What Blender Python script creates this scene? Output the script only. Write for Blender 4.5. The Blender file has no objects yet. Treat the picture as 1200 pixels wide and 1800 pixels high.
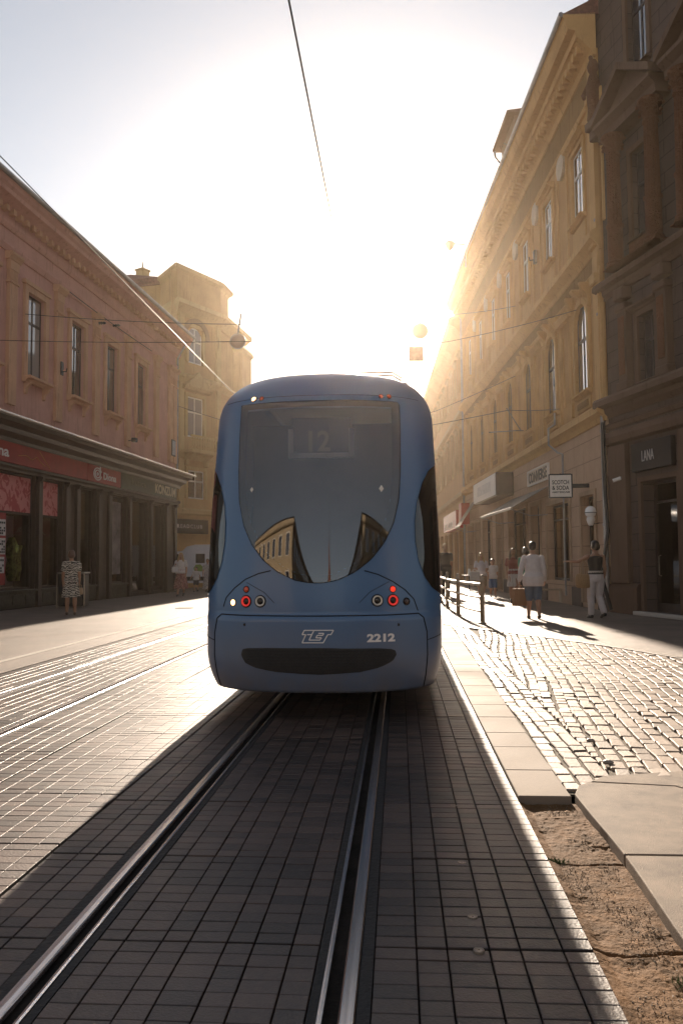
import bpy, bmesh, math, random
import numpy as np
from mathutils import Vector, Matrix
random.seed(7); RNG = np.random.default_rng(7)
S = bpy.context.scene
COL = S.collection
PI = math.pi
R = math.radians

# ------------------------------------------------------------------ camera
F_PX, CX, CY = 1413.0, 600.0, 900.0          # focal length in pixels of the 1200 x 1800 frame
YAW, PITCH, ROLL, EYE = R(4.05), R(3.56), R(0.5), 1.44
fw = Vector((-math.sin(YAW)*math.cos(PITCH), math.cos(YAW)*math.cos(PITCH), math.sin(PITCH)))
rt = Vector((math.cos(YAW), math.sin(YAW), 0)); up = rt.cross(fw)
rt2 = rt*math.cos(ROLL) - up*math.sin(ROLL); up2 = rt*math.sin(ROLL) + up*math.cos(ROLL)
EYEP = Vector((0, 0, EYE))
cam_d = bpy.data.cameras.new("camera"); cam = bpy.data.objects.new("camera", cam_d); COL.objects.link(cam)
cam_d.sensor_fit = 'VERTICAL'; cam_d.sensor_height = 36; cam_d.lens = F_PX/1800*36
cam_d.clip_start = 0.05; cam_d.clip_end = 2000
M = Matrix((rt2, up2, -fw)).transposed().to_4x4(); M.translation = EYEP
cam.matrix_world = M
S.camera = cam

# ------------------------------------------------------------------ sky, sun, exposure
SUN_EL, SUN_AZ = 19.3, R(2.0)                # azimuth towards -x from +y
W = bpy.data.worlds.new("World"); S.world = W; W.use_nodes = True
wn = W.node_tree; sky = wn.nodes.new('ShaderNodeTexSky'); sky.sky_type = 'NISHITA'; sky.sun_disc = False
sky.sun_elevation = R(SUN_EL); sky.sun_rotation = -SUN_AZ; sky.dust_density = .4; sky.air_density = 1.0; sky.ozone_density = 1.5
bg = wn.nodes['Background']; bg.inputs['Strength'].default_value = 0.056
hs_ = wn.nodes.new('ShaderNodeHueSaturation'); hs_.inputs['Saturation'].default_value = .42
wn.links.new(sky.outputs[0], hs_.inputs['Color']); wn.links.new(hs_.outputs[0], bg.inputs[0])
sl = bpy.data.lights.new("sun", 'SUN'); sun = bpy.data.objects.new("sun", sl); COL.objects.link(sun)
sl.energy = 5.0; sl.angle = R(0.6); sl.color = (1.0, 0.83, 0.66)
sd = Vector((-math.sin(SUN_AZ)*math.cos(R(SUN_EL)), math.cos(SUN_AZ)*math.cos(R(SUN_EL)), math.sin(R(SUN_EL))))
sun.rotation_euler = sd.to_track_quat('Z', 'Y').to_euler()
S.view_settings.view_transform = 'Standard'; S.view_settings.look = 'None'
S.view_settings.exposure = 1.38; S.view_settings.gamma = 1.0
S.render.engine = 'CYCLES'
cy = S.cycles
cy.use_denoising = True
cy.max_bounces = 6; cy.diffuse_bounces = 3; cy.glossy_bounces = 3; cy.transmission_bounces = 3
cy.volume_bounces = 0; cy.transparent_max_bounces = 8; cy.sample_clamp_indirect = 6

# ------------------------------------------------------------------ pixel helpers (turn a measured pixel into a place in the street)
def ray(x, y):
    return (fw*F_PX + rt2*(x-CX) + up2*(CY-y)).normalized()
def at_z(x, y, z=0):
    d = ray(x, y); return EYEP + d*((z-EYE)/d.z)
def at_y(x, y, Y):
    d = ray(x, y); return EYEP + d*(Y/d.y)

# ------------------------------------------------------------------ materials
MATS = {}
def mat(name, rgb, rough=.6, metal=0., spec=.5, noise=0., nscale=3., bump=0., bscale=40., coat=0., emit=None, rgb2=None, stretch=(1, 1, 1), detail=6, trans=0., ior=1.5, alpha=None):
    if name in MATS: return MATS[name]
    m = bpy.data.materials.new(name); m.use_nodes = True; nt = m.node_tree; b = nt.nodes['Principled BSDF']
    b.inputs['Base Color'].default_value = (*rgb, 1); b.inputs['Roughness'].default_value = rough
    b.inputs['Metallic'].default_value = metal; b.inputs['Specular IOR Level'].default_value = spec
    b.inputs['Coat Weight'].default_value = coat; b.inputs['IOR'].default_value = ior
    if trans: b.inputs['Transmission Weight'].default_value = trans
    if emit: b.inputs['Emission Color'].default_value = (*emit[0], 1); b.inputs['Emission Strength'].default_value = emit[1]
    tc = nt.nodes.new('ShaderNodeTexCoord'); mp = nt.nodes.new('ShaderNodeMapping'); mp.inputs['Scale'].default_value = stretch
    nt.links.new(tc.outputs['Object'], mp.inputs[0])
    if noise or rgb2:
        n = nt.nodes.new('ShaderNodeTexNoise'); n.inputs['Scale'].default_value = nscale; n.inputs['Detail'].default_value = detail; n.inputs['Roughness'].default_value = .65
        nt.links.new(mp.outputs[0], n.inputs['Vector'])
        cr = nt.nodes.new('ShaderNodeValToRGB'); cr.color_ramp.elements[0].position = .32; cr.color_ramp.elements[1].position = .68
        a = rgb2 if rgb2 else tuple(c*(1-noise) for c in rgb)
        c2 = rgb if rgb2 else tuple(min(1, c*(1+noise)) for c in rgb)
        cr.color_ramp.elements[0].color = (*a, 1); cr.color_ramp.elements[1].color = (*c2, 1)
        nt.links.new(n.outputs['Fac'], cr.inputs[0]); nt.links.new(cr.outputs[0], b.inputs['Base Color'])
    if bump:
        n2 = nt.nodes.new('ShaderNodeTexNoise'); n2.inputs['Scale'].default_value = bscale; n2.inputs['Detail'].default_value = 5
        nt.links.new(mp.outputs[0], n2.inputs['Vector'])
        bp = nt.nodes.new('ShaderNodeBump'); bp.inputs['Strength'].default_value = bump; bp.inputs['Distance'].default_value = .02
        nt.links.new(n2.outputs['Fac'], bp.inputs['Height']); nt.links.new(bp.outputs[0], b.inputs['Normal'])
    MATS[name] = m
    return m

def plaster(name, rgb, grime=(.5, .45, .4), joints=None, rough=.85, carve=0.):
    """painted render with vertical rain streaks, blotches and, where asked, ashlar joints or carved relief"""
    if name in MATS: return MATS[name]
    m = bpy.data.materials.new(name); m.use_nodes = True; nt = m.node_tree; b = nt.nodes['Principled BSDF']; L = nt.links
    b.inputs['Roughness'].default_value = rough; b.inputs['Specular IOR Level'].default_value = .25
    tc = nt.nodes.new('ShaderNodeTexCoord')
    def noise(scale, st=(1, 1, 1), det=6):
        mp = nt.nodes.new('ShaderNodeMapping'); mp.inputs['Scale'].default_value = st; L.new(tc.outputs['Object'], mp.inputs[0])
        n = nt.nodes.new('ShaderNodeTexNoise'); n.inputs['Scale'].default_value = scale; n.inputs['Detail'].default_value = det; n.inputs['Roughness'].default_value = .65
        L.new(mp.outputs[0], n.inputs['Vector']); return n.outputs['Fac']
    def ramp(src, p0, p1):
        r_ = nt.nodes.new('ShaderNodeMapRange'); r_.inputs[1].default_value = p0; r_.inputs[2].default_value = p1; L.new(src, r_.inputs[0]); return r_.outputs[0]
    def mix(f, a, c):
        x = nt.nodes.new('ShaderNodeMix'); x.data_type = 'RGBA'
        if hasattr(f, 'links'): L.new(f, x.inputs[0])
        else: x.inputs[0].default_value = f
        for k, v in ((6, a), (7, c)):
            if hasattr(v, 'links'): L.new(v, x.inputs[k])
            else: x.inputs[k].default_value = (*v, 1)
        return x.outputs[2]
    g = tuple(c*k for c, k in zip(rgb, grime))
    c = mix(ramp(noise(.9), .35, .7), rgb, tuple(x*.82 for x in rgb))
    c = mix(ramp(noise(2.2, (3, 3, .25)), .55, .8), c, g)
    c = mix(ramp(noise(7.), .6, .8), c, tuple(min(1, x*1.12) for x in rgb))
    h = noise(60., det=4)
    bp = nt.nodes.new('ShaderNodeBump'); bp.inputs['Strength'].default_value = .25; bp.inputs['Distance'].default_value = .01
    L.new(h, bp.inputs['Height']); last = bp.outputs[0]
    if joints:
        sx, sz, wdt = joints
        sp = nt.nodes.new('ShaderNodeSeparateXYZ'); L.new(tc.outputs['Object'], sp.inputs[0])
        cb = nt.nodes.new('ShaderNodeCombineXYZ'); L.new(sp.outputs[0], cb.inputs[0]); L.new(sp.outputs[2], cb.inputs[1])
        br = nt.nodes.new('ShaderNodeTexBrick'); L.new(cb.outputs[0], br.inputs['Vector'])
        br.inputs['Scale'].default_value = 1; br.inputs['Brick Width'].default_value = sx; br.inputs['Row Height'].default_value = sz
        br.inputs['Mortar Size'].default_value = wdt; br.inputs['Mortar Smooth'].default_value = .6
        c = mix(br.outputs['Fac'], c, tuple(x*.45 for x in rgb))
        iv = nt.nodes.new('ShaderNodeMath'); iv.operation = 'SUBTRACT'; iv.inputs[0].default_value = 1; L.new(br.outputs['Fac'], iv.inputs[1])
        b2 = nt.nodes.new('ShaderNodeBump'); b2.inputs['Strength'].default_value = .9; b2.inputs['Distance'].default_value = .03
        L.new(iv.outputs[0], b2.inputs['Height']); L.new(last, b2.inputs['Normal']); last = b2.outputs[0]
    if carve:
        vo = nt.nodes.new('ShaderNodeTexNoise'); vo.inputs['Scale'].default_value = 9; vo.inputs['Distortion'].default_value = 2.5; vo.inputs['Detail'].default_value = 2
        L.new(tc.outputs['Object'], vo.inputs['Vector'])
        b3 = nt.nodes.new('ShaderNodeBump'); b3.inputs['Strength'].default_value = carve; b3.inputs['Distance'].default_value = .08
        L.new(ramp(vo.outputs['Fac'], .4, .6), b3.inputs['Height']); L.new(last, b3.inputs['Normal']); last = b3.outputs[0]
    L.new(c, b.inputs['Base Color']); L.new(last, b.inputs['Normal'])
    MATS[name] = m
    return m

def glass_mat(name, tint=(.02, .025, .03), clear=0., rough=.02, wave=.06, ior=1.55):
    """window glass: a reflecting skin over what is seen through it"""
    if name in MATS: return MATS[name]
    m = bpy.data.materials.new(name); m.use_nodes = True; nt = m.node_tree; L = nt.links
    b = nt.nodes['Principled BSDF']; out = nt.nodes['Material Output']
    b.inputs['Base Color'].default_value = (*tint, 1); b.inputs['Roughness'].default_value = rough; b.inputs['IOR'].default_value = ior
    b.inputs['Coat Weight'].default_value = .6; b.inputs['Coat Roughness'].default_value = .01
    tc = nt.nodes.new('ShaderNodeTexCoord'); n = nt.nodes.new('ShaderNodeTexNoise'); n.inputs['Scale'].default_value = .9; n.inputs['Detail'].default_value = 1
    L.new(tc.outputs['Object'], n.inputs['Vector'])
    bp = nt.nodes.new('ShaderNodeBump'); bp.inputs['Strength'].default_value = wave; bp.inputs['Distance'].default_value = .1
    L.new(n.outputs['Fac'], bp.inputs['Height']); L.new(bp.outputs[0], b.inputs['Normal'])
    if clear:
        tr = nt.nodes.new('ShaderNodeBsdfTransparent'); tr.inputs[0].default_value = (clear, clear, clear, 1)
        gl = nt.nodes.new('ShaderNodeBsdfGlossy'); gl.inputs['Roughness'].default_value = rough; L.new(bp.outputs[0], gl.inputs['Normal'])
        fr = nt.nodes.new('ShaderNodeFresnel'); fr.inputs['IOR'].default_value = ior; L.new(bp.outputs[0], fr.inputs['Normal'])
        mx = nt.nodes.new('ShaderNodeMixShader'); L.new(fr.outputs[0], mx.inputs[0]); L.new(tr.outputs[0], mx.inputs[1]); L.new(gl.outputs[0], mx.inputs[2])
        L.new(mx.outputs[0], out.inputs[0])
    MATS[name] = m
    return m

# ------------------------------------------------------------------ mesh builder
class MB:
    def __init__(s): s.v = []; s.f = []
    def add(s, vs, fs):
        o = len(s.v); s.v += [tuple(v) for v in vs]; s.f += [tuple(i+o for i in f) for f in fs]; return s
    def box(s, x0, x1, y0, y1, z0, z1, c=0.):
        if c <= 0:
            return s.add([(x0,y0,z0),(x1,y0,z0),(x1,y1,z0),(x0,y1,z0),(x0,y0,z1),(x1,y0,z1),(x1,y1,z1),(x0,y1,z1)],
                         [(0,3,2,1),(4,5,6,7),(0,1,5,4),(1,2,6,5),(2,3,7,6),(3,0,4,7)])
        vs = []; idx = {}
        X = (x0, x1); Y = (y0, y1); Z = (z0, z1)
        for i in (0, 1):
            for j in (0, 1):
                for k in (0, 1):
                    sx, sy, sz = (c, -c)[i], (c, -c)[j], (c, -c)[k]
                    idx[i,j,k,'x'] = len(vs); vs.append((X[i], Y[j]+sy, Z[k]+sz))
                    idx[i,j,k,'y'] = len(vs); vs.append((X[i]+sx, Y[j], Z[k]+sz))
                    idx[i,j,k,'z'] = len(vs); vs.append((X[i]+sx, Y[j]+sy, Z[k]))
        def q(*k): return tuple(idx[a] for a in k)
        fs = []
        for i in (0, 1):
            f = q((i,0,0,'x'),(i,1,0,'x'),(i,1,1,'x'),(i,0,1,'x')); fs.append(f if i else f[::-1])
            f = q((0,i,0,'y'),(0,i,1,'y'),(1,i,1,'y'),(1,i,0,'y')); fs.append(f if i else f[::-1])
            f = q((0,0,i,'z'),(1,0,i,'z'),(1,1,i,'z'),(0,1,i,'z')); fs.append(f if i else f[::-1])
        for j in (0, 1):
            for k in (0, 1):
                fs.append(q((0,j,k,'y'),(1,j,k,'y'),(1,j,k,'z'),(0,j,k,'z')))
                fs.append(q((j,0,k,'x'),(j,1,k,'x'),(j,1,k,'z'),(j,0,k,'z')))
                fs.append(q((j,k,0,'x'),(j,k,1,'x'),(j,k,1,'y'),(j,k,0,'y')))
        for i in (0, 1):
            for j in (0, 1):
                for k in (0, 1): fs.append(q((i,j,k,'x'),(i,j,k,'y'),(i,j,k,'z')))
        return s.add(vs, fs)
    def loft(s, rings, cap=True, close=True):
        n = len(rings[0]); vs = [p for r_ in rings for p in r_]; fs = []
        for a in range(len(rings)-1):
            for i in range(n if close else n-1):
                j = (i+1) % n
                fs.append((a*n+i, a*n+j, (a+1)*n+j, (a+1)*n+i))
        if cap: fs.append(tuple(range(n))[::-1]); fs.append(tuple((len(rings)-1)*n+i for i in range(n)))
        return s.add(vs, fs)
    def tube(s, pts, r_, seg=8, cap=True):
        pts = [Vector(p) for p in pts]; rs = r_ if isinstance(r_, (list, tuple)) else [r_]*len(pts)
        rings = []; ref = None
        for i, p in enumerate(pts):
            d = (pts[min(i+1, len(pts)-1)] - pts[max(i-1, 0)]).normalized()
            if ref is None: ref = d.orthogonal().normalized()
            ref = (ref - d*ref.dot(d)).normalized(); b = d.cross(ref)
            rings.append([p + (ref*math.cos(2*PI*k/seg) + b*math.sin(2*PI*k/seg))*rs[i] for k in range(seg)])
        return s.loft(rings, cap)
    def lathe(s, prof, c=(0, 0, 0), seg=16, axis='z'):
        rings = []
        for r_, h in prof:
            ring = []
            for k in range(seg):
                a = 2*PI*k/seg; x, y = r_*math.cos(a), r_*math.sin(a)
                ring.append({'z': (c[0]+x, c[1]+y, c[2]+h), 'y': (c[0]+x, c[1]-h, c[2]+y), 'x': (c[0]+h, c[1]+x, c[2]+y)}[axis])
            rings.append(ring)
        return s.loft(rings)
    def mold(s, s0, s1, prof):
        """profile of (out, z) points extruded along x from s0 to s1"""
        n = len(prof); vs = [(s0, o, z) for o, z in prof] + [(s1, o, z) for o, z in prof]
        fs = [(i, (i+1) % n, n+(i+1) % n, n+i) for i in range(n)] + [tuple(range(n))[::-1], tuple(range(n, 2*n))]
        return s.add(vs, fs)
    def prism(s, poly, y0, y1):
        """polygon in (x, z) given thickness y0..y1"""
        n = len(poly); vs = [(x, y0, z) for x, z in poly] + [(x, y1, z) for x, z in poly]
        return s.add(vs, [tuple(range(n)), tuple(range(n, 2*n))[::-1]] + [(i, n+i, n+(i+1) % n, (i+1) % n) for i in range(n)])
    def slab(s, poly, z0, z1):
        n = len(poly); vs = [(x, y, z0) for x, y in poly] + [(x, y, z1) for x, y in poly]
        return s.add(vs, [tuple(range(n))[::-1], tuple(range(n, 2*n))] + [(i, (i+1) % n, n+(i+1) % n, n+i) for i in range(n)])

def mesh_of(name, mb, smooth=False, fixn=True):
    me = bpy.data.meshes.new(name); me.from_pydata(mb.v, [], mb.f); me.update()
    if fixn:
        bm = bmesh.new(); bm.from_mesh(me); bmesh.ops.recalc_face_normals(bm, faces=bm.faces); bm.to_mesh(me); bm.free()
    if smooth:
        me.polygons.foreach_set('use_smooth', [True]*len(me.polygons))
    return me
def part(name, mb, m, parent=None, smooth=False, fixn=True, label=None):
    me = mb if isinstance(mb, bpy.types.Mesh) else mesh_of(name, mb, smooth, fixn)
    o = bpy.data.objects.new(name, me); COL.objects.link(o)
    if m: me.materials.clear(); me.materials.append(m)
    if parent: o.parent = parent
    if label: o['label'] = label
    if smooth and not isinstance(mb, bpy.types.Mesh):
        pass
    return o
def tag(o, label, cat, group=None):
    o['label'] = label; o['category'] = cat
    if group: o['group'] = group
    return o
def thing(name, label, cat, loc=(0, 0, 0), rz=0, group=None):
    o = bpy.data.objects.new(name, None); COL.objects.link(o); o.location = loc; o.rotation_euler = (0, 0, rz); o.empty_display_size = .2
    return tag(o, label, cat, group)
def struct(name, mb, m, smooth=False, fixn=True):
    o = part(name, mb, m, None, smooth, fixn); o['kind'] = 'structure'; return o
def copy_tree(o, parent=None):
    c = o.copy(); COL.objects.link(c); c.parent = parent
    for ch in list(o.children): copy_tree(ch, c)
    return c

def text_mesh(s, w, h, depth=.01, bold=0., spacing=1.):
    cu = bpy.data.curves.new('lettering', 'FONT'); cu.body = s; cu.extrude = .5; cu.offset = bold; cu.space_character = spacing
    cu.align_x = 'CENTER'; cu.resolution_u = 3
    ob = bpy.data.objects.new('lettering', cu); COL.objects.link(ob)
    me = bpy.data.meshes.new_from_object(ob); bpy.data.objects.remove(ob); bpy.data.curves.remove(cu)
    n = len(me.vertices); a = np.empty(n*3); me.vertices.foreach_get('co', a); a = a.reshape(-1, 3)
    mn, mx = a.min(0), a.max(0)
    a[:, 0] = (a[:, 0]-(mn[0]+mx[0])/2)/(mx[0]-mn[0])*w
    a[:, 1] = (a[:, 1]-(mn[1]+mx[1])/2)/(mx[1]-mn[1])*h
    a[:, 2] = a[:, 2]*depth
    return me, a
def wall_text(name, s, x, z, w, h, out, m, parent, depth=.012, bold=0., spacing=1., skew=0., flip=False):
    """letters lying on a wall frame (x runs to the reader's left, y out, z up)"""
    me, a = text_mesh(s, w, h, depth, bold, spacing)
    sx = 1 if flip else -1
    co = np.stack([x + sx*a[:, 0], out + (-a[:, 2] if flip else a[:, 2]), z + a[:, 1] + skew*a[:, 0]], 1)
    me.vertices.foreach_set('co', co.ravel()); me.update()
    return part(name, me, m, parent)

# ------------------------------------------------------------------ common materials
M_frame_dark = mat('dark painted wood', (.045, .03, .025), .5, noise=.3, nscale=5, bump=.1)
M_frame_white = mat('white painted wood', (.62, .58, .52), .5, noise=.1, nscale=6)
M_pane = glass_mat('window glass', (.03, .032, .04), wave=.04, ior=2.3)
M_pane_blind = glass_mat('window glass over a pale blind', (.30, .28, .27), wave=.05, ior=1.6)
M_shopglass = glass_mat('shop glass', clear=.75, wave=.03, ior=1.5)
M_black = mat('black metal', (.015, .015, .016), .45, metal=.2, noise=.2)
M_metal = mat('zinc sheet', (.30, .29, .28), .45, metal=.7, noise=.2, nscale=4, bump=.1)
M_steel = mat('galvanised steel', (.28, .24, .20), .4, metal=.85, noise=.25, nscale=20)
M_wire = mat('weathered cable', (.05, .045, .04), .5, metal=.5)
M_tile = mat('old roof tile', (.16, .07, .05), .8, noise=.4, nscale=8, bump=.5, bscale=15)
M_white = mat('white sign face', (.72, .68, .62), .5, noise=.06, nscale=8)
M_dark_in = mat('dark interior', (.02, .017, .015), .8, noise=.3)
M_warm_in = mat('shop interior wall', (.20, .13, .08), .8, noise=.4, nscale=1.5)
M_bulb = mat('warm bulb', (1, .8, .5), .5, emit=((1, .72, .38), 14))

# ------------------------------------------------------------------ ground
M_asphalt = mat('old asphalt', (.20, .17, .145), .62, rgb2=(.13, .11, .095), nscale=1.3, bump=.6, bscale=120, detail=10)
M_concrete = mat('pavement asphalt', (.19, .148, .12), .6, spec=.35, rgb2=(.115, .092, .075), nscale=.9, bump=.5, bscale=150, detail=10)
g = MB().add([(-90, -75, -.09), (90, -75, -.09), (90, 190, -.09), (-90, 190, -.09)], [(0, 1, 2, 3)])
struct('ground', g, M_asphalt)

TRK = -.745
RAILS = [TRK-.53, TRK+.53, -3.945-.53, -3.945+.53]
def in_rail(x):
    return any(abs(x-r_) < .105 for r_ in RAILS)

def tinted(name, rgb, rough, var=.25, bump=.25, bscale=90, spec=.5, dark=None):
    """stone whose tone varies from piece to piece through the mesh attribute tone"""
    m = bpy.data.materials.new(name); m.use_nodes = True; nt = m.node_tree; b = nt.nodes['Principled BSDF']; L = nt.links
    at = nt.nodes.new('ShaderNodeAttribute'); at.attribute_name = 'tone'
    n = nt.nodes.new('ShaderNodeTexNoise'); n.inputs['Scale'].default_value = 1.1; n.inputs['Detail'].default_value = 8; n.inputs['Roughness'].default_value = .7
    tc = nt.nodes.new('ShaderNodeTexCoord'); L.new(tc.outputs['Object'], n.inputs['Vector'])
    n3 = nt.nodes.new('ShaderNodeTexNoise'); n3.inputs['Scale'].default_value = 35; n3.inputs['Detail'].default_value = 6; L.new(tc.outputs['Object'], n3.inputs['Vector'])
    a1 = nt.nodes.new('ShaderNodeMath'); a1.operation = 'ADD'; L.new(at.outputs['Fac'], a1.inputs[0]); L.new(n.outputs['Fac'], a1.inputs[1])
    a2 = nt.nodes.new('ShaderNodeMath'); a2.operation = 'ADD'; L.new(a1.outputs[0], a2.inputs[0]); L.new(n3.outputs['Fac'], a2.inputs[1])
    cr = nt.nodes.new('ShaderNodeMapRange'); cr.inputs[1].default_value = .9; cr.inputs[2].default_value = 2.1; cr.inputs[3].default_value = 1-var*1.6; cr.inputs[4].default_value = 1+var
    L.new(a2.outputs[0], cr.inputs[0])
    mx = nt.nodes.new('ShaderNodeVectorMath'); mx.operation = 'SCALE'; mx.inputs[0].default_value = rgb; L.new(cr.outputs[0], mx.inputs['Scale'])
    L.new(mx.outputs[0], b.inputs['Base Color'])
    rr = nt.nodes.new('ShaderNodeMapRange'); rr.inputs[3].default_value = rough-.08; rr.inputs[4].default_value = rough+.15; L.new(n.outputs['Fac'], rr.inputs[0]); L.new(rr.outputs[0], b.inputs['Roughness'])
    n2 = nt.nodes.new('ShaderNodeTexNoise'); n2.inputs['Scale'].default_value = bscale; n2.inputs['Detail'].default_value = 6; L.new(tc.outputs['Object'], n2.inputs['Vector'])
    bp = nt.nodes.new('ShaderNodeBump'); bp.inputs['Strength'].default_value = bump; bp.inputs['Distance'].default_value = .006
    L.new(n2.outputs['Fac'], bp.inputs['Height']); L.new(bp.outputs[0], b.inputs['Normal']); b.inputs['Specular IOR Level'].default_value = spec
    MATS[name] = m
    return m

def stones(name, cx_, cy_, hx, hy, zt, tone, m, ch=.006, depth=.03, rot=None, tilt=.0, rnd=0.):
    """many small stones as one paving mesh: chamfered blocks"""
    n = len(cx_)
    k = np.array([[-1,-1],[1,-1],[1,1],[-1,1]], float)
    ang = np.zeros(n) if rot is None else rot
    V = np.zeros((n, 12, 3))
    tx = RNG.normal(0, tilt, n); ty = RNG.normal(0, tilt, n)
    jit = RNG.normal(0, rnd, (n, 4, 2)) if rnd else np.zeros((n, 4, 2))
    for lvl, (ins, dz) in enumerate(((ch, 0.), (0., -ch), (0., -depth))):
        lx = k[None, :, 0]*(hx[:, None]-ins) + jit[:, :, 0]; ly = k[None, :, 1]*(hy[:, None]-ins) + jit[:, :, 1]
        V[:, lvl*4:lvl*4+4, 0] = cx_[:, None] + lx*np.cos(ang)[:, None] - ly*np.sin(ang)[:, None]
        V[:, lvl*4:lvl*4+4, 1] = cy_[:, None] + lx*np.sin(ang)[:, None] + ly*np.cos(ang)[:, None]
        V[:, lvl*4:lvl*4+4, 2] = zt[:, None] + dz + (lx*tx[:, None] + ly*ty[:, None] if lvl < 2 else 0)
    Fq = [[0, 1, 2, 3]]
    for lvl in (0, 4):
        for i in range(4):
            j = (i+1) % 4; Fq.append([lvl+4+i, lvl+4+j, lvl+j, lvl+i])
    Fq = np.array(Fq); FF = (Fq[None] + (np.arange(n)*12)[:, None, None]).reshape(-1, 4)
    me = bpy.data.meshes.new(name); me.vertices.add(n*12); me.vertices.foreach_set('co', V.reshape(-1))
    me.loops.add(len(FF)*4); me.loops.foreach_set('vertex_index', FF.reshape(-1))
    me.polygons.add(len(FF)); me.polygons.foreach_set('loop_start', np.arange(len(FF))*4); me.polygons.foreach_set('loop_total', np.full(len(FF), 4))
    me.update(calc_edges=True); me.polygons.foreach_set('use_smooth', [False]*len(me.polygons))
    at = me.attributes.new('tone', 'FLOAT', 'POINT'); at.data.foreach_set('value', np.repeat(tone, 12))
    me.materials.append(m)
    o = bpy.data.objects.new(name, me); COL.objects.link(o); o['kind'] = 'structure'
    return o

# concrete brick paving of the tram tracks: units of 9 rows, with wider joints between the units
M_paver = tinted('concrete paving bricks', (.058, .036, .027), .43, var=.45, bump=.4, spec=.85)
PX, PY = .1165, .0993
xs_edges = []
def bands():
    r_ = sorted(RAILS)
    yield -5.28, r_[0]-.105; yield r_[0]+.10, r_[1]-.10; yield r_[1]+.105, r_[2]-.105; yield r_[2]+.10, r_[3]-.10; yield r_[3]+.105, .70
pcx, pcy, phx, phy, pz, pt = [], [], [], [], [], []
units = []
for a, b in bands():
    if -3.4 < a < -3.2: units += [(a, -2.664, .31), (-2.652, -1.766, .12), (-1.754, b, 0.)]
    elif a < -5: units += [(a, b, .6)]
    elif b < RAILS[3]: units += [(a, b, .45)]
    else: units += [(a, b, 0.)]
PY = .0895
for un, (a, b, off) in enumerate(units):
    ncol = max(1, round((b-a)/.128)); ws_ = [(.108 if (i+un) % 2 else .148) for i in range(ncol)]; tot = sum(ws_); x = a
    for i in range(ncol):
        w_ = ws_[i]/tot*(b-a); xc = x + w_/2; x += w_
        for j in range(int((60.-.4)/PY)):
            u = j // 10; jj = j % 10
            y0 = .436 + off + j*PY + PY/2
            pcx.append(xc); pcy.append(y0 + (.0016 if jj == 0 else -.0016 if jj == 9 else 0))
            phx.append(w_/2-.0026); phy.append(PY/2-.0020 - (.0040 if jj in (0, 9) else 0))
            pt.append((((u*7919 + un*104729) % 97)/97-.5)*.5)
n = len(pcx)
pz = RNG.normal(0, .0007, n); pt = np.array(pt) + RNG.uniform(0, 1, n)
# sunken and tilted units
pcx = np.array(pcx); pcy = np.array(pcy)
pz = pz + .004*np.sin(pcy*1.7+pcx*2.1)*np.sin(pcx*.9+1.3)-.003 + .002*np.sin(np.floor((pcy-.436)/.895)*5.1+np.floor(pcx*1.1)*2.3)
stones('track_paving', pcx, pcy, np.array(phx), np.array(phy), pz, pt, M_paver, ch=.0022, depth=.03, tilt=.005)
M_joint = mat('joint sand and dirt', (.022, .018, .015), .95, noise=.4, nscale=6, bump=.4, spec=.1)
jb = MB().add([(-5.30, .2, -.022), (.70, .2, -.022), (.70, 60, -.022), (-5.30, 60, -.022)], [(0, 1, 2, 3)])
struct('paving_bed', jb, M_joint)
far = MB().add([(-5.3, 60, -.004), (.7, 60, -.004), (.7, 188, -.004), (-5.3, 188, -.004)], [(0, 1, 2, 3)])
struct('far_road', far, M_concrete)

# the grooved rails
M_rail = mat('polished rail steel', (.62, .60, .60), .26, metal=1., noise=.2, nscale=3, bump=.05, bscale=8, stretch=(30, .5, 1))
M_rubber = mat('bitumen joint by the rail', (.02, .018, .017), .7, noise=.3, nscale=20, bump=.4)
M_groove = mat('rail groove', (.05, .03, .02), .8, metal=.4, noise=.4, nscale=30)
rail_names = {RAILS[0]: 'grooved steel rail left of the tram, shining in its shadow', RAILS[1]: 'grooved steel rail right of the tram centre, in deep shadow',
              RAILS[2]: 'grooved rail farthest left, nearest the white line', RAILS[3]: 'grooved rail of the empty left track nearest the tram'}
for rx in RAILS:
    right = rx in (RAILS[1], RAILS[3]); sg = 1 if right else -1        # the running head lies on the outer side
    t = thing('tram_rail', rail_names[rx], 'rail', (rx, 0, 0), 0, 'grooved rails of the two tram tracks')
    hd, lp, gr, rb = MB(), MB(), MB(), MB()
    def strip(mb, prof, y0=.3, y1=186):
        pr = [(sg*x, z) for x, z in prof]; ys = [y0, 3, 8, 20, 60, y1]
        mb.loft([[(x, y, z) for x, z in pr] for y in ys])
    strip(hd, [(.0, -.012), (.004, .001), (.010, .0045), (.03, .0055), (.052, .0045), (.057, .001), (.060, -.012)])
    strip(lp, [(-.066, -.012), (-.064, .001), (-.056, .003), (-.047, .002), (-.044, -.012)])
    strip(gr, [(-.044, -.035), (-.044, -.028), (.0, -.028), (.0, -.035)])
    strip(rb, [(.060, -.03), (.060, -.004), (.104, -.003), (.104, -.03)])
    strip(rb, [(-.098, -.03), (-.098, -.004), (-.066, -.004), (-.066, -.03)])
    part('rail_head', hd, M_rail, t, smooth=False); part('guard_lip', lp, M_rail, t); part('groove', gr, M_groove, t); part('joint_filler', rb, M_rubber, t)

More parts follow.
